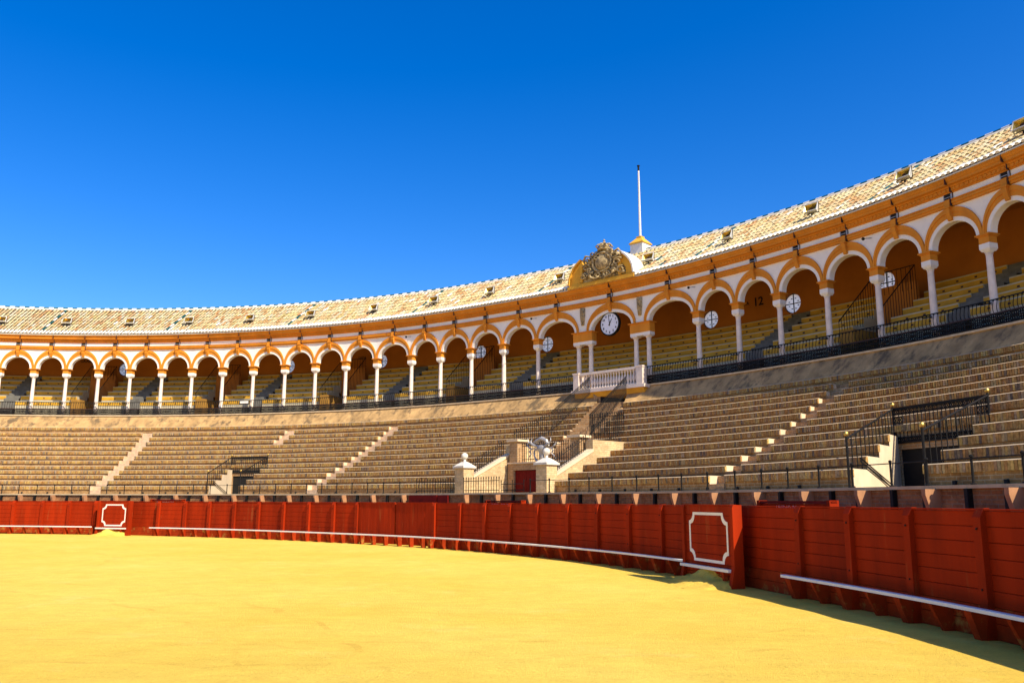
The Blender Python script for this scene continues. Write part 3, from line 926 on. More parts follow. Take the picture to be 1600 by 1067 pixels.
bull = thing('bull_sculpture', 'pale metal bull head with curling scrolls on the gate block railing', 'sculpture', GATE @ TR(0, yb - .02, 3.30))
WB = GATE @ TR(0.05, yb - .10, 3.30)
hd = MB(); hd.smooth = True
prof = [(.02, .02), (.10, .06), (.13, .12), (.115, .2), (.14, .32), (.21, .44), (.23, .52), (.17, .60), (.05, .64)]
hd.lathe(prof, 12)
hd.v = [(x, y * .62, z + .02) for x, y, z in hd.v]
part('head', hd, GREYM, bull, WB)
for s in (-1, 1):
    part('horn', MB().tube([(s * .15, 0, .58), (s * .32, -.05, .62), (s * .48, -.08, .68), (s * .56, -.06, .80), (s * .52, -.02, .92)], [.06, .055, .045, .03, .008], 8), GREYM, bull, WB)
    part('ear', MB().tube([(s * .2, 0, .5), (s * .32, 0, .47), (s * .42, 0, .40)], [.05, .06, .01], 6), GREYM, bull, WB)
    sp = [(s * (.10 + .30 * math.cos(a)), -.03, .34 + .36 * math.sin(a)) for a in np.linspace(-1.5, .4, 9)]
    part('scroll', MB().tube(sp, [.05, .05, .045, .04, .035, .03, .03, .025, .01], 6), GREYM, bull, WB)
    part('ribbon', MB().tube([(s * .40, 0, .52), (s * .56, -.03, .50), (s * .66, -.03, .40), (s * .58, -.03, .30), (s * .70, -.02, .20), (s * .80, 0, .06)], [.02, .035, .04, .03, .03, .008], 6), GREYM, bull, WB)
    part('ribbon', MB().tube([(s * .56, -.02, .48), (s * .74, -.03, .60), (s * .84, 0, .72)], [.03, .04, .008], 6), GREYM, bull, WB)
part('crest_arc', MB().tube([(-.80, .0, .92), (-.74, 0, .76), (-.5, .0, .70), (-.28, .0, .82), (0, .0, .90), (.26, .0, .80), (.40, .0, .58)], [.01, .04, .05, .07, .09, .08, .03], 8), GREYM, bull, WB)

# ------------------------------------------------------------------ arcade gallery
arc = thing('arcade_gallery', 'white and ochre arcaded gallery with a long tiled roof', 'gallery', TR(*P(60, 13.5, 7.4)))
COLT = [108.3, 106.0, 103.65, 101.35, 99.04, 96.79, 94.5, 92.17, 89.78, 87.44, 84.97, 82.43, 79.73, 77.13, 74.6, 72.05, 69.31, 66.88, 64.1, 60.86, 57.31,
        45.19, 42.45, 39.61, 36.63, 33.85, 31.32, 28.81, 26.4, 24.0, 21.6, 19.2]
PIERS = [53.25, 49.07]
SUP = [(t, 'c') for t in COLT if t > 55] + [(t, 'p') for t in PIERS] + [(t, 'c') for t in COLT if t < 48]
GL, GR = COLT[0], COLT[-1]
DC = 13.54
Z0 = 10.66
ZTOP = 12.0
SEG = 12
shaft_m = MB(); shaft_m.smooth = True
shaft_m.lathe([(.135, .12), (.14, .5), (.137, 1.2), (.118, 2.50), (.117, 2.52), (.135, 2.535), (.135, 2.555), (.12, 2.57)], SEG)
shaft_m = shaft_m.mesh('column', [MARBLE])
base_m = MB().box(-.19, .19, -.19, .19, 0, .07); base_m.lathe([(.18, .071), (.185, .09), (.15, .12), (.136, .121)], SEG); base_m = base_m.mesh('base', [MARBLE])
cap_m = MB(); cap_m.lathe([(.118, 2.572), (.15, 2.60), (.20, 2.66)], SEG); cap_m.add([(-.16, -.16, 2.63), (.16, -.16, 2.63), (.16, .16, 2.63), (-.16, .16, 2.63), (-.215, -.215, 2.72), (.215, -.215, 2.72), (.215, .215, 2.72), (-.215, .215, 2.72)], [(0, 1, 5, 4), (1, 2, 6, 5), (2, 3, 7, 6), (3, 0, 4, 7)])
cap_m.box(-.215, .215, -.215, .215, 2.72, 2.90); cap_m = cap_m.mesh('capital', [WHITE])
imp_m = MB().box(-.21, .21, -.21, .21, 2.902, 3.14); imp_m.box(-.25, .25, -.25, .25, 3.142, 3.18); imp_m.box(-.30, .30, -.30, .30, 3.181, 3.225); imp_m = imp_m.mesh('impost', [OCHRE])
ZB = 7.43
cap2_m = MB(); cap2_m.lathe([(.118, 2.572), (.14, 2.62), (.20, 2.69)], SEG); cap2_m.box(-.2, .2, -.2, .2, 2.691, 2.75); cap2_m = cap2_m.mesh('capital', [MARBLE])


def column(W, cap=True):
    c = part('column', shaft_m, MARBLE, arc, W)
    part('base', base_m, MARBLE, c, W); part('capital', cap_m if cap else cap2_m, WHITE, c, W)
    if cap: part('impost', imp_m, OCHRE, c, W)


for t, k in SUP:
    if k == 'c': column(frame(t, DC, ZB) @ SC(.92, .92, 1))
    else:
        W = frame(t, DC, ZB)
        for x in (-.40, .40): column(W @ TR(x, 0, 0) @ SC(.95, .95, .925), False)
        part('pier_block', MB().box(-.62, .62, -.2, .2, 2.548, 2.70), WHITE, arc, W)
        part('pier_block', MB().box(-.62, .62, -.22, .22, 2.702, 3.18).box(-.70, .70, -.30, .30, 3.182, 3.225), OCHRE, arc, W)


def ell(xc, a, b, n=20):
    return [(xc + a * math.cos(q), Z0 + b * math.sin(q)) for q in np.linspace(math.pi, 0, n + 1)]


for i in range(len(SUP) - 1):
    (ta, ka), (tb, kb) = SUP[i], SUP[i + 1]
    W, w = chord(ta, tb, DC)
    la = .29 if ka == 'c' else .56; lb = .29 if kb == 'c' else .56
    xl, xr = -w / 2 + la, w / 2 - lb
    xc, ro = (xl + xr) / 2, (xr - xl) / 2
    n = 20
    a = MB(); lo = [(-w / 2, Z0)] + ell(xc, ro, .80, n) + [(w / 2, Z0)]
    for (x0, z0), (x1, z1) in zip(lo, lo[1:]):
        a.add([(x0, -.14, z0), (x1, -.14, z1), (x1, -.14, ZTOP), (x0, -.14, ZTOP)], [(0, 1, 2, 3)])
        a.add([(x0, .14, z0), (x1, .14, z1), (x1, .14, ZTOP), (x0, .14, ZTOP)], [(3, 2, 1, 0)])
        a.add([(x0, -.14, z0), (x1, -.14, z1), (x1, .14, z1), (x0, .14, z0)], [(3, 2, 1, 0)])
    part('arch', a, WHITEW, arc, W)
    rg = MB()
    e1, e2 = ell(xc, ro + .012, .81), ell(xc, ro + .15, .965)
    for p_, q_, r_, s_ in zip(e1, e1[1:], e2, e2[1:]):
        rg.add([(p_[0], -.162, p_[1]), (q_[0], -.162, q_[1]), (s_[0], -.162, s_[1]), (r_[0], -.162, r_[1])], [(0, 1, 2, 3)])
        rg.add([(p_[0], -.162, p_[1]), (q_[0], -.162, q_[1]), (q_[0], -.142, q_[1]), (p_[0], -.142, p_[1])], [(3, 2, 1, 0)])
    part('arch_ring', rg, WHITE, arc, W)
    av = MB(); e1, e2 = ell(xc, ro + .151, .966), ell(xc, ro + .288, 1.325)
    for p_, q_, r_, s_ in zip(e1, e1[1:], e2, e2[1:]):
        m1, m2 = ((p_[0] + r_[0]) / 2, (p_[1] + r_[1]) / 2), ((q_[0] + s_[0]) / 2, (q_[1] + s_[1]) / 2)
        av.add([(p_[0], -.185, p_[1]), (q_[0], -.185, q_[1]), (m2[0], -.185, m2[1]), (m1[0], -.185, m1[1])], [(0, 1, 2, 3)])
        av.add([(m1[0], -.215, m1[1]), (m2[0], -.215, m2[1]), (s_[0], -.215, s_[1]), (r_[0], -.215, r_[1])], [(0, 1, 2, 3)])
        av.add([(m1[0], -.215, m1[1]), (m2[0], -.215, m2[1]), (m2[0], -.185, m2[1]), (m1[0], -.185, m1[1])], [(3, 2, 1, 0)])
        av.add([(p_[0], -.185, p_[1]), (q_[0], -.185, q_[1]), (q_[0], -.142, q_[1]), (p_[0], -.142, p_[1])], [(3, 2, 1, 0)])
        av.add([(r_[0], -.215, r_[1]), (s_[0], -.215, s_[1]), (s_[0], -.141, s_[1]), (r_[0], -.141, r_[1])], [(0, 1, 2, 3)])
    part('archivolt', av, OCHRE, arc, W)
    ks = MB().prism([(-.14, 11.50), (-.23, 11.50), (-.26, 11.58), (-.33, 11.76), (-.35, 11.93), (-.14, 11.93)][::-1], xc - .085, xc + .085)
    ks.box(xc - .12, xc + .12, -.37, -.14, 11.932, 11.985)
    part('keystone', ks, OCHRE, arc, W)
    part('crown_block', MB().box(xc - .13, xc + .09, -.298, -.14, 12.001, 12.255), OCHRE, arc, W)
    ve = MB().box(xc - .19, xc + .05, -.175, -.12, 12.262, 12.495)
    v_ = part('vent', ve, DARK, arc, W)
    part('vent_frame', MB().box(xc - .235, xc - .192, -.165, -.12, 12.262, 12.495).box(xc + .052, xc + .13, -.165, -.12, 12.262, 12.495).box(xc - .19, xc + .05, -.182, -.176, 12.36, 12.385), GREYM, v_, W)
    part('joint', MB().box(xc + .132, xc + .150, -.315, -.14, 12.0, 12.26).box(xc + .132, xc + .150, -.17, -.14, 12.26, 12.5).box(xc + .132, xc + .150, -.30, -.1, 12.5, 12.72).box(xc + .132, xc + .150, -.52, -.1, 12.74, 12.985), IRONR, arc, W)
sm = MB(); sweep(sm, [(13.40, 11.998), (13.30, 12.01), (13.30, 12.085), (13.255, 12.10), (13.255, 12.17), (13.28, 12.20), (13.24, 12.225), (13.24, 12.25), (13.40, 12.258)], GL, GR); part('string_course', sm, OCHRE, arc)
fr_ = MB(); sweep(fr_, [(13.392, 12.25), (13.392, 12.51)], GL, GR); part('frieze', fr_, WHITEW, arc)
co = MB(); sweep(co, [(13.40, 12.50), (13.345, 12.51), (13.345, 12.55), (13.29, 12.555), (13.29, 12.66), (13.24, 12.68), (13.24, 12.72), (13.12, 12.75), (13.12, 12.83), (13.09, 12.85), (13.05, 12.92), (13.02, 12.94), (13.02, 12.975), (13.40, 12.98)], GL, GR); part('cornice', co, OCHRE, arc)
ed = MB(); sweep(ed, [(13.05, 12.98), (12.99, 12.985), (12.99, 13.03), (13.2, 13.10)], GL, GR); part('eave_strip', ed, WHTT, arc)
dn = MB(); nd = int((GL - GR) * mpd(60, 13.3) / .13)
for i in range(nd):
    t = GL + (GR - GL) * i / nd; W = frame(t, 13.29)
    b_ = MB().box(-.035, .035, -.035, .01, 12.575, 12.652)
    dn.add([tuple(W @ Vector(v)) for v in b_.v], [b_.f[k] for k in (0, 2, 3, 5)])
part('dentils', dn, OCHRE, arc, kind='stuff')
# interior
fl = MB(); sweep(fl, [(13.45, 7.41), (18.4, 7.41)], GL, GR); part('floor', fl, SEATC, arc)
ce = MB(); sweep(ce, [(13.66, 12.85), (18.4, 12.98)], GL, GR); part('ceiling', ce, CEIL, arc)
hd_ = MB(); sweep(hd_, [(13.68, 11.99), (13.68, 12.9)], GL, GR); part('inner_lintel', hd_, CEIL, arc)
WINT = [94.96, 82.53, 74.92, 67.36, 61.28, 48.1, 42.89, 37.21]
DW = 18.3
hw = lambda t: .62 / mpd(t, DW)
edges = [GL] + [x for t in sorted(WINT, reverse=True) for x in (t + hw(t), t - hw(t))] + [GR]
rw = MB()
for i in range(0, len(edges), 2): sweep(rw, [(DW, 7.4), (DW, 13.0)], edges[i], edges[i + 1])
part('rear_wall', rw, REARW, arc)
for t in WINT:
    W, w = chord(t + hw(t), t - hw(t), DW)
    cz, r = 11.42, .50
    g = MB(); nn = 28
    cir = [(r * math.cos(2 * math.pi * k / nn), cz + r * math.sin(2 * math.pi * k / nn)) for k in range(nn)]
    rec = []
    for k in range(nn):
        cx_, sz_ = math.cos(2 * math.pi * k / nn), math.sin(2 * math.pi * k / nn); q = min((w / 2) / max(abs(cx_), 1e-6), .62 / max(abs(sz_), 1e-6)); rec.append((q * cx_, cz + q * sz_))
    for k in range(nn):
        j = (k + 1) % nn
        g.add([(cir[k][0], 0, cir[k][1]), (cir[j][0], 0, cir[j][1]), (rec[j][0], 0, rec[j][1]), (rec[k][0], 0, rec[k][1])], [(0, 3, 2, 1)])
        g.add([(cir[k][0], 0, cir[k][1]), (cir[j][0], 0, cir[j][1]), (cir[j][0], .3, cir[j][1]), (cir[k][0], .3, cir[k][1])], [(0, 1, 2, 3)])
    for sx in (-1, 1):
        for sz in (-1, 1): g.add([(sx * w / 2, 0, cz + sz * .62), (sx * w / 2, 0, cz + sz * .45), (sx * w / 2 * .72, 0, cz + sz * .62)], [(0, 1, 2)])
    g.add([(-w / 2, 0, 7.4), (w / 2, 0, 7.4), (w / 2, 0, cz - .62), (-w / 2, 0, cz - .62)], [(0, 1, 2, 3)])
    g.add([(-w / 2, 0, cz + .62), (w / 2, 0, cz + .62), (w / 2, 0, 13.0), (-w / 2, 0, 13.0)], [(0, 1, 2, 3)])
    part('window_wall', g, REARW, arc, W)
    wd = part('window', MB().plate(cir, .18, .19), GLASS, arc, W)
    mu = MB().box(-.02, .02, .14, .178, cz - r, cz + r).box(-r, r, .141, .177, cz - .02, cz + .02)
    mu.tube([(r * .98 * math.cos(a), .16, cz + r * .98 * math.sin(a)) for a in np.linspace(0, 2 * math.pi, 25)[:-1]], .022, 4, closed=True)
    for k in range(8):
        a = k * math.pi / 4 + .39; q = r * .55; mu.box(q * math.cos(a) - .035, q * math.cos(a) + .035, .15, .177, cz + q * math.sin(a) - .02, cz + q * math.sin(a) + .02)
    part('muntin', mu, IRON, wd, W)
# gallery seating
DG = [14.1 + .75 * k for k in range(6)]; ZG = [8.46, 8.93, 9.37, 9.82, 10.27, 10.75]
GA_ = []
for t in (100.85, 92.07, 82.45, 71.49, 60.16, 42.03, 30.78): GA_.append((t + .5 / mpd(t, 15), t - .5 / mpd(t, 15), 'a'))
GV = [96.53, 87.3, 77.0, 66.75, 36.45, 105.4]
for t in GV: GA_.append((t, t - 1.75 / mpd(t, 15), 'v'))
GA_.sort(key=lambda q: -q[0])
for k in range(6):
    d, z = DG[k], ZG[k]; zl = 7.41 if k == 0 else ZG[k - 1]; d2 = DG[k + 1] if k < 5 else DW
    ed_ = [GL] + [x for a, b, q in GA_ for x in (a, b)] + [GR]
    zs = max(zl + .12, z - .27)
    for i in range(0, len(ed_), 2):
        L0, R0 = ed_[i], ed_[i + 1]
        row = MB()
        sweep(row, [(d + .03, zl - .02), (d + .03, zs)], L0, R0, 1)
        sweep(row, [(d + .03, zs), (d, zs), (d, z - .05)], L0, R0, 0)
        sweep(row, [(d, z - .05), (d, z), (d2 + .04, z)], L0, R0, 1)
        for e in (L0, R0):
            vs = [tuple(P(e, dd, zz)) for dd, zz in ((d, zl - .35), (d, z), (d2 + .03, z), (d2 + .03, zl - .35))]
            row.add(vs, [(0, 1, 2, 3)], 1)
        ro = part('seat_row', row, [SEATY, SEATC], arc)
    nb = MB(); n = int((GL - GR) * mpd(60, d) / .55)
    for i in range(n):
        t = GL + (GR - GL) * (i + .5) / n
        if any(a + .3 > t > b - .3 for a, b, q in GA_): continue
        W = frame(t, d); b_ = MB().box(-.055, .055, -.008, .005, z - .20, z - .13)
        nb.add([tuple(W @ Vector(v)) for v in b_.v], [b_.f[2]])
    part('seat_numbers', nb, IRONR, ro, kind='stuff')
    for a, b, q in GA_:
        if q != 'a': continue
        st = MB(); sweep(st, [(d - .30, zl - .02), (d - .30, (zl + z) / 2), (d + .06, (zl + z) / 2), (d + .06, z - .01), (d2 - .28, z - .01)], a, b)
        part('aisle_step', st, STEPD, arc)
for gi, t in enumerate(sorted(GV, reverse=True)):
    w = 1.75 / mpd(t, 15)
    for (a, b) in ((t, t - .62 / mpd(t, 14.2)),):
        W, ww = chord(a, b, 14.0)
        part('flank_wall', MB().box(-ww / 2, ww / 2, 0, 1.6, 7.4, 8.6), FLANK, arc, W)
    W, ww = chord(t, t - w, 16.6)
    part('stair_wall', MB().box(-ww / 2, ww / 2, 0, .2, 7.4, 10.7), REARW, arc, W)
    f = thing('gallery_railing', 'tall sloping iron stair railing inside the gallery, %s from the left' % ordn(gi + 1), 'railing', TR(*P(t, 14, 8.75)), 'sloping stair railings inside the gallery')
    for e in (t + .03, t - w - .03):
        A, Bq = P(e, 14.0, 9.0), P(e, 16.6, 11.35)
        part('handrail', MB().tube([A, Bq], .025, 5), IRON, f)
        n = 15
        lst = []
        for i in range(n + 1):
            d = 14.0 + 2.6 * i / n; zb = ZG[sum(1 for q in DG if q <= d) - 1] if d >= 14.1 else 8.0
            lst.append((P(e, d, zb), 9.0 + 2.35 * i / n - zb))
        bars(f, lst, .013)
    A, Bq = P(t + .03, 16.6, 11.35), P(t - w - .03, 16.6, 11.35)
    part('handrail', MB().tube([A, Bq], .022, 5), IRON, f)
    bars(f, [(A.lerp(Bq, i / 9) - Vector((0, 0, 1.0)), 1.0) for i in range(10)], .012)

# roof
DE, ZE, DR, ZR = 12.98, 13.05, 17.1, 15.72
SLOPE = math.atan2(ZR - ZE, DR - DE)
roof = MB(); sweep(roof, [(DE, ZE - .01), (DR, ZR - .01), (19.2, 14.4)], GL, GR)
roof = part('roof', roof, CHAN, arc)
tm = MB(); NS = 5
for i, (y, r, h) in enumerate(((-.02, .084, .064), (.64, .070, .054))):
    for k in range(NS + 1):
        a = math.pi * k / NS; tm.v.append((r * math.cos(a), y, h * math.sin(a) + (.030 if i == 0 else .0)))
for k in range(NS): tm.f.append([k, k + 1, NS + 1 + k + 1, NS + 1 + k]); tm.m.append(0); tm.uv.append(None)
tm.v += [(-.084, -.012, .0), (.084, -.012, .0)]
tm.f.append(list(range(NS, -1, -1)) + [2 * NS + 2, 2 * NS + 3][::1]); tm.m.append(0); tm.uv.append(None)
tm.smooth = False
tv = np.array(tm.v)
tile_me = {q.name: tm.mesh('roof_tile', [q]) for q in (TILE, WHTT, GRNT)}
LS = math.hypot(DR - DE, ZR - ZE); NT = 8; EX = LS / NT * .985
STR = [98.9, 89.78, 79.73, 69.31, 57.3, 45.2, 33.85]
tcol = []; t = GL
while t > GR: tcol.append(t); t -= .252 / mpd(t, 15)
stuff = {q.name: MB() for q in (TILE, WHTT, GRNT)}
mt = {q.name: q for q in (TILE, WHTT, GRNT)}
near = [i for i, t in enumerate(tcol) if 27.0 < t < 37][-25:]
for ci, t in enumerate(tcol):
    strip = any(abs(t - s) < .13 for s in STR)
    for j in range(NT):
        mname = 'clay_tile'
        if j == 0: mname = 'white_glaze'
        elif strip: mname = 'green_glaze' if j % 2 else 'white_glaze'
        elif RND.random() < .004: mname = 'green_glaze'
        elif RND.random() < .015: mname = 'white_glaze'
        if abs(t - 51.65) < 2.6 and j < 2: continue
        q = j * EX
        d, z = DE + q * math.cos(SLOPE), ZE + q * math.sin(SLOPE)
        W = frame(t + RND.uniform(-.012, .012), d, z + RND.uniform(0, .012)) @ Matrix.Rotation(SLOPE + RND.uniform(-.02, .02), 4, 'X') @ RZ(RND.uniform(-.03, .03))
        if ci in near: part('roof_tile', tile_me[mname], None, roof, W)
        else:
            A = np.array(W)
            stuff[mname].add((tv @ A[:3, :3].T + A[:3, 3]).tolist(), tm.f)
for k, g in stuff.items(): part('roof_tiles', g, mt[k], roof, kind='stuff')
rc = MB()
for k in range(7):
    a = math.pi * k / 6
    for x in (-.175, .175): rc.v.append((x, .13 * math.cos(a), .11 * math.sin(a)))
for k in range(6): rc.f.append([2 * k, 2 * k + 1, 2 * k + 3, 2 * k + 2]); rc.m.append(0); rc.uv.append(None)
rc.f += [[0, 2, 4, 6, 8, 10, 12], [13, 11, 9, 7, 5, 3, 1]]; rc.m += [0, 0]; rc.uv += [None, None]
rw_, rg_ = rc.mesh('ridge_tile', [WHTT]), rc.mesh('ridge_tile', [GRNT])
t = GL; i = 0
while t > GR:
    part('ridge_tile', rg_ if i % 2 else rw_, None, roof, frame(t, DR, ZR + .03))
    t -= .34 / mpd(t, DR); i += 1
mb_ = MB(); sweep(mb_, [(DR - .32, ZR - .12), (DR - .10, ZR + .055), (DR + .1, ZR + .05), (DR + .3, ZR - .15)], GL, GR); part('ridge_mortar', mb_, MORTT, roof)

# iron railing in front of the gallery, one per bay
bow = MB().tube([(0, 0, 0), (0, -.055, .10), (0, -.06, .20), (0, -.02, .36), (0, 0, .46)], .0125, 5)
bow.lathe([(.012, .42), (.03, .44), (.03, .46)], 6)
bow = bow.mesh('baluster', [IRON])
bi = [i for i in range(len(SUP) - 1)]
clock_i = [i for i in bi if SUP[i][1] == 'p' and SUP[i + 1][1] == 'p'][0]
for i in bi:
    if i == clock_i: continue
    n = clock_i - i
    where = '%s bay left of the clock bay' % ordn(n) if n > 0 else '%s bay right of the clock bay' % ordn(-n)
    W, w = chord(SUP[i][0], SUP[i + 1][0], 13.20, 0)
    r = thing('gallery_rail', 'black bowed iron railing between gallery columns, %s' % where, 'railing', W @ TR(0, 0, 7.42), 'bowed iron railings of the gallery')
    part('top_rail', MB().box(-w / 2, w / 2, -.022, .022, 8.29, 8.325), IRON, r, W)
    part('middle_rail', MB().box(-w / 2, w / 2, -.04, .03, 7.80, 7.86), IRONR, r, W)
    part('bottom_rail', MB().box(-w / 2, w / 2, -.025, .025, 7.44, 7.475), IRON, r, W)
    part('scroll_band', ringscroll(1, .17, .014)(w), IRON, r, W @ TR(0, -.03, 7.475))
    part('scroll_band', ringscroll(1, .17, .014)(w), IRON, r, W @ TR(0, -.035, 7.64))
    nb = max(8, int(w / .15))
    for k in range(nb): part('baluster', bow, IRON, r, W @ TR(-w / 2 + w * (k + .5) / nb, 0, 7.83))
    g = MB()
    for k in range(nb * 2): x = -w / 2 + w * (k + .5) / nb / 2; g.box(x - .012, x + .012, -.012, .012, 7.475, 7.80)
    part('lower_bars', g, IRON, r, W, kind='stuff')
    part('column_tie', MB().box(-w / 2 - .2, -w / 2 + .2, -.05, -.02, 8.20, 8.24).tube([(-w / 2, -.03, 8.22), (-w / 2, .2, 8.22)], .015, 5), IRON, r, W)

# balcony under the clock
W, w = chord(53.4, 48.38, 12.78, 0)
bal = thing('balcony', 'pale marble balustrade balcony under the clock arch', 'balcony', W @ TR(0, 0, 7.2))
part('slab', MB().box(-w / 2 - .12, w / 2 + .12, -.20, .95, 7.24, 7.40), MARBLE, bal, W)
part('corbel', MB().prism([(-.08, 7.237), (.02, 7.0), (.35, 6.86), (.9, 6.8), (.9, 7.237)][::-1], -w / 2, w / 2), YOCHRE, bal, W)
bp = [(.075, 0), (.075, .05), (.04, .07), (.035, .12), (.075, .25), (.07, .33), (.035, .52), (.033, .60), (.055, .63), (.06, .68), (.06, .72)]
bmesh_ = MB().lathe(bp, 10); bmesh_.smooth = True; bmesh_ = bmesh_.mesh('baluster', [MARBLE])
part('plinth', MB().box(-w / 2 + .36, w / 2 - .36, -.09, .09, 7.403, 7.45), MARBLE, bal, W)
part('top_rail', MB().box(-w / 2 + .32, w / 2 - .32, -.11, .11, 8.171, 8.30), MARBLE, bal, W)
for s in (-1, 1):
    x = s * (w / 2 - .18)
    part('end_pier', MB().box(x - .18, x + .18, -.15, .15, 7.402, 8.25).box(x - .21, x + .21, -.18, .18, 8.251, 8.32), MARBLE, bal, W)
    part('side_wall', MB().box(x - .08, x + .08, .151, .85, 7.402, 8.24), MARBLE, bal, W)
n = 21
for i in range(n): part('baluster', bmesh_, MARBLE, bal, W @ TR(-w / 2 + .45 + (w - .9) * i / (n - 1), 0, 7.45))

# clock
W = frame(51.22, 13.44, 10.87)
R90 = Matrix.Rotation(math.pi / 2, 4, 'X')
ck = thing('clock', 'round white clock with black rim hanging in the central arch', 'clock', W)
part('case', MB().lathe([(.02, -.13), (.60, -.13), (.64, -.06), (.64, .05), (.60, .085), (.575, .085), (.575, .05), (.02, .05)], 32), IRON, ck, W @ R90)
part('face', MB().lathe([(.02, .052), (.574, .052), (.574, .056), (.01, .056)], 32), CLOCKF, ck, W @ R90)
for h in range(1, 13):
    a = math.pi / 2 - h * math.pi / 6
    me = textmesh(str(h), .17, .004, .004); me.materials.append(IRON)
    part('numeral', me, IRON, ck, W @ TR(.45 * math.cos(a), -.061, .45 * math.sin(a)) @ UP)
for (L_, wd_, a, nm) in ((.30, .03, math.radians(30 * .98), 'hour_hand'), (.46, .02, math.radians(-8), 'minute_hand')):
    g = MB().plate([(-wd_, -.10), (wd_, -.10), (wd_ * .5, L_), (-wd_ * .5, L_)], -.072, -.064)
    part(nm, g, IRON, ck, W @ Matrix.Rotation(a, 4, 'Y'))
part('hanger', MB().tube([(0, 0, .63), (0, 0, .78)], .04, 6), IRON, ck, W)

# broken pediment and coat of arms over the clock
PW = frame(51.45, 13.0, 12.985) @ SC(.87, 1, .9)
ped = part('pediment', MB().box(-2.5, 2.5, -.17, .6, 0, .16).box(-2.42, 2.42, -.10, .6, .161, .26), YOCHRE, arc, PW)
for s in (-1, 1):
    A_, Bz = 2.40, 1.75
    xs = np.linspace(A_, 1.45, 12)
    cur = [(s * x, .262 + Bz * math.sqrt(max(0, 1 - (x / A_) ** 2))) for x in xs]
    poly = [(s * A_, .261)] + cur[1:] + [(s * 1.45, .262)]
    if s > 0: poly = poly[::-1]
    part('wing', MB().plate(poly, -.02, .9), YOCHRE, ped, PW)
    mo = MB()
    for (x0, z0), (x1, z1) in zip(cur, cur[1:]):
        nx, nz = (z1 - z0), -(x1 - x0); L_ = math.hypot(nx, nz); k = (.10 / L_) * (1 if nz * 1 > 0 else -1); nx, nz = nx * k, nz * k
        mo.add([(x0, -.16, z0), (x1, -.16, z1), (x1 + nx, -.16, z1 + nz), (x0 + nx, -.16, z0 + nz), (x0, .95, z0), (x1, .95, z1), (x1 + nx, .95, z1 + nz), (x0 + nx, .95, z0 + nz)],
               [(0, 1, 2, 3), (3, 2, 6, 7), (0, 4, 5, 1)])
    part('wing_moulding', mo, WHITE if s > 0 else YOCHRE, ped, PW)  # right moulding is white to paint in its sunlit edge; left stays ochre
    part('volute', MB().lathe([(.02, -.2), (.17, -.2), (.17, .1), (.02, .1)], 12), YOCHRE, ped, PW @ TR(s * 1.47, 0, 1.30) @ R90)
    part('volute', MB().box(-.10, .10, -.12, .3, -.9, .9), YOCHRE, ped, PW @ TR(s * 1.45, 0, .78) @ SC(1, 1, .52))
CWD = PW @ TR(.18, -.02, .27) @ SC(1.46, 1.2, .90)
Rc = random.Random(21)


def spiral(cx, cz, r, turns, s, ph, n=16):
    return [(cx + s * r * (1 - .75 * i / n) * math.cos(ph + turns * 2 * math.pi * i / n), -.10 - .06 * i / n, cz + r * (1 - .75 * i / n) * math.sin(ph + turns * 2 * math.pi * i / n)) for i in range(n + 1)]


slab = MB().plate([(-1.15, 0), (1.15, 0), (1.12, .5), (.95, .8), (.88, 1.3), (.62, 1.75), (.3, 2.0), (-.3, 2.0), (-.62, 1.75), (-.88, 1.3), (-.95, .8), (-1.12, .5)], 0, .35)
part('carved_slab', slab, STONE, ped, CWD)
cv = MB(); cv.smooth = True
oval = MB(); oval.smooth = True; oval.ball((0, 0, 0), 1, 16); oval.v = [(x * .40, y * .20 - .02, z * .56 + 1.12) for x, y, z in oval.v]
part('oval_shield', oval, STONE, ped, CWD)
cv.tube([(.47 * math.cos(a), -.10, 1.12 + .64 * math.sin(a)) for a in np.linspace(0, 2 * math.pi, 25)[:-1]], .06, 6, closed=True)
for s in (-1, 1):
    for (cx, cz, r, tn, ph) in ((.68, 1.42, .22, 1.2, 2.0), (.80, .95, .24, 1.3, .5), (.55, .42, .22, 1.2, 3.0), (.95, .38, .22, 1.3, 1.2), (.45, 1.78, .17, 1.2, 2.5), (.22, .28, .18, 1.1, .3), (.62, .72, .16, 1.2, 4), (.30, 1.45, .14, 1.1, 1)):
        n = 16; cv.tube(spiral(s * cx, cz, r, tn, s, ph, n), [.055 - .025 * i / n for i in range(n + 1)], 5)
    cv.tube([(s * .42, -.12, .6), (s * .62, -.18, .38), (s * .5, -.2, .15), (s * .25, -.18, .05), (s * .12, -.16, .2)], [.05, .07, .07, .06, .03], 6)
    cv.tube([(s * .5, -.05, 1.6), (s * .85, -.1, 1.75), (s * .98, -.08, 1.45), (s * .88, -.08, 1.2)], [.05, .07, .06, .03], 6)
for i in range(46):
    x = Rc.uniform(-1.05, 1.05); z = Rc.uniform(.05, 1.75)
    if abs(x) > 1.12 - z * .28: continue
    r = Rc.uniform(.05, .11); b_ = MB().ball((0, 0, 0), r, 7)
    cv.add([(x + a * Rc.uniform(.9, 1.1), -.04 + b * .8, z + c * 1.1) for a, b, c in b_.v], b_.f)
part('carved_relief', cv, STONE, ped, CWD)
cr = MB(); cr.smooth = True
cr.lathe([(.24, 1.95), (.30, 1.97), (.30, 2.06), (.26, 2.08)], 16); 
for k in range(8):
    a = 2 * math.pi * k / 8
    cr.tube([(.27 * math.cos(a), .27 * math.sin(a), 2.07), (.36 * math.cos(a), .36 * math.sin(a), 2.22), (.26 * math.cos(a), .26 * math.sin(a), 2.36), (0, 0, 2.42)], [.04, .045, .04, .03], 5)
cr.ball((0, 0, 2.22), .22, 10); cr.ball((0, 0, 2.48), .075, 10)
cr.box(-.018, .018, -.018, .018, 2.54, 2.72); cr.box(-.06, .06, -.017, .017, 2.61, 2.645)
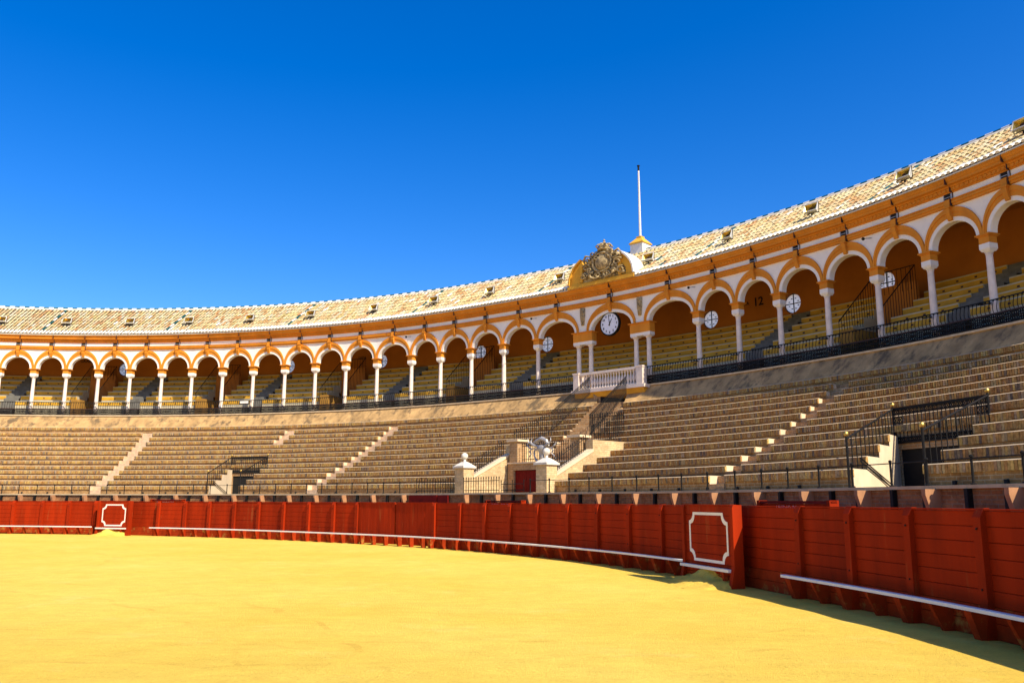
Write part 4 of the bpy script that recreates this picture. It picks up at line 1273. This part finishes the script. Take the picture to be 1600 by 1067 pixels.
part('crown', cr, STONE, ped, CWD @ TR(0, .1, 0))
for t in PIERS:
    W = frame(t, 13.40, 11.0); g = MB(); g.smooth = True
    g.plate([(-.16, .95), (-.15, .5), (-.08, .02), (.08, .02), (.15, .5), (.16, .95)], -.07, .02)
    for i in range(14):
        z = .08 + .84 * Rc.random(); x = Rc.uniform(-.10, .10) * (.4 + .6 * z); b_ = MB().ball((0, 0, 0), Rc.uniform(.035, .06), 6); g.add([(x + a, -.08 + b, z + c) for a, b, c in b_.v], b_.f)
    part('relief_panel', g, STONE, arc, W)

# flagpole on the ridge
W = frame(51.7, 17.1, 15.6)
fp = thing('flagpole', 'tall white flagpole on an ochre capped pedestal on the roof ridge', 'flagpole', W)
part('pedestal', MB().box(-.42, .42, -.42, .42, -.5, .52), WHITEW, fp, W)
hat = MB().box(-.48, .48, -.48, .48, .522, .58)
hat.add([(-.47, -.47, .581), (.47, -.47, .581), (.47, .47, .581), (-.47, .47, .581), (-.2, -.2, .88), (.2, -.2, .88), (.2, .2, .88), (-.2, .2, .88)], [(0, 1, 5, 4), (1, 2, 6, 5), (2, 3, 7, 6), (3, 0, 4, 7)])
hat.box(-.17, .17, -.17, .17, .878, 1.0)
part('pedestal_cap', hat, YOCHRE, fp, W)
part('pole', MB().lathe([(.07, 1.0), (.06, 3), (.045, 5.22)], 10), WHITE, fp, W)
part('pole_tip', MB().lathe([(.055, 5.0), (.055, 5.28), (.09, 5.29), (.09, 5.33), (.02, 5.36)], 8), IRON, fp, W)
part('halyard', MB().tube([(.10, -.05, 1.0), (.08, -.05, 4.0), (.05, -.03, 4.9)], .006, 4), GREYM, fp, W)

# floodlights along the eave
FT = [106.4, 101.93, 97.43, 92.85, 88.36, 83.42, 78.21, 72.93, 68.09, 62.98, 55.87, 49.0, 43.5, 37.76, 32.61, 27.4]
FLI = [t for t in FT]
fl0 = None
nl = sum(1 for t in FT if t > 51)
for i, t in enumerate(FT):
    W = frame(t, 14.15, 14.05) @ RZ(RND.uniform(-.12, .12))
    lab = 'boxy floodlight on the roof edge, %s %s of the carved crest' % (ordn(nl - i) if t > 51 else ordn(i - nl + 1), 'left' if t > 51 else 'right')
    f = thing('floodlight', lab, 'floodlight', W, 'floodlights along the tiled roof')
    W = W @ SC(.8, .8, .8)
    T_ = W @ TR(0, 0, .22) @ Matrix.Rotation(-.42, 4, 'X')
    hb = MB(); hb.add([(-.40, -.10, -.26), (.40, -.10, -.26), (.40, -.10, .26), (-.40, -.10, .26), (-.25, .22, -.16), (.25, .22, -.16), (.25, .22, .16), (-.25, .22, .16)],
                      [(4, 5, 1, 0), (5, 6, 2, 1), (6, 7, 3, 2), (7, 4, 0, 3), (7, 6, 5, 4)])
    part('housing', hb, LAMPW, f, T_)
    fr2 = MB().box(-.42, .42, -.13, -.10, .235, .275).box(-.42, .42, -.13, -.10, -.275, -.235).box(-.42, -.38, -.13, -.10, -.234, .234).box(.38, .42, -.13, -.10, -.234, .234)
    part('frame', fr2, LAMPW, f, T_)
    part('reflector', MB().add([(-.38, -.099, -.235), (.38, -.099, -.235), (.24, .12, -.14), (-.24, .12, -.14), (-.38, -.099, .235), (.38, -.099, .235), (.24, .12, .14), (-.24, .12, .14)],
                               [(0, 1, 2, 3), (5, 4, 7, 6), (1, 5, 6, 2), (4, 0, 3, 7), (3, 2, 6, 7)]), GOLD, f, T_)
    part('bulb', MB().lathe([(.03, -.12), (.05, -.05), (.05, .05), (.03, .12)], 8), IRONR, f, T_ @ TR(0, 0, 0) @ Matrix.Rotation(math.pi / 2, 4, 'Y'))
    part('bracket', MB().box(-.44, -.42, -.02, .02, -.30, .26).box(.42, .44, -.02, .02, -.30, .26).box(-.44, .44, -.02, .02, -.33, -.301).box(-.03, .03, -.03, .03, -.62, -.331), IRON, f, W @ TR(0, 0, .25))
# small rod lamps over some columns
for i, (t, l) in enumerate(((69.31, 'far left'), (57.31, 'just left'), (45.19, 'just right'), (33.85, 'far right'))):
    W = frame(t, 13.38, 11.75)
    s = thing('rod_lamp', 'small black lamp on a rod above a gallery column %s of the clock' % l, 'lamp', W, 'rod lamps above the columns')
    part('rod', MB().tube([(.0, 0, .1), (-.02, -.42, .02)], .014, 5), IRON, s, W)
    part('lamp_head', MB().ball((-.02, -.46, .0), .065, 8), IRON, s, W)
# small white notice on the gallery railing
W = frame(82.75, 13.10, 8.05)
s = thing('notice', 'small white notice with dark border on the sunlit gallery railing', 'sign', W)
part('board', MB().box(-.36, .36, -.01, .01, 0, .26), IRON, s, W); part('face', MB().box(-.31, .31, -.016, -.0105, .05, .21), WHITE, s, W)
# lettering on the rear wall
for (t, z, big, small, side) in ((75.55, 11.72, '11', 'GRADA', 'in a sunlit arch left of the clock'), (45.0, 11.85, '12', 'GRADA', 'in a shaded arch right of the clock')):
    W = frame(t, DW - .012, z)
    me = textmesh(big, .62, .004, .012); me.materials.append(IRON)
    tag(part('lettering', me, IRON, None, W @ UP), 'large black painted number on the rear wall %s' % side, 'lettering')
    me = textmesh(small, .26, .004, .004); me.materials.append(IRON)
    tag(part('lettering', me, IRON, None, W @ TR(-1.0, 0, .02) @ UP), 'small dark word beside the number %s' % side, 'lettering')
me = textmesh('GRADA', .30, .004, .006); me.materials.append(IRON)
tag(part('lettering', me, IRON, None, frame(97.6, DW - .012, 12.0) @ UP), 'small dark word on the rear wall in a far left arch', 'lettering')
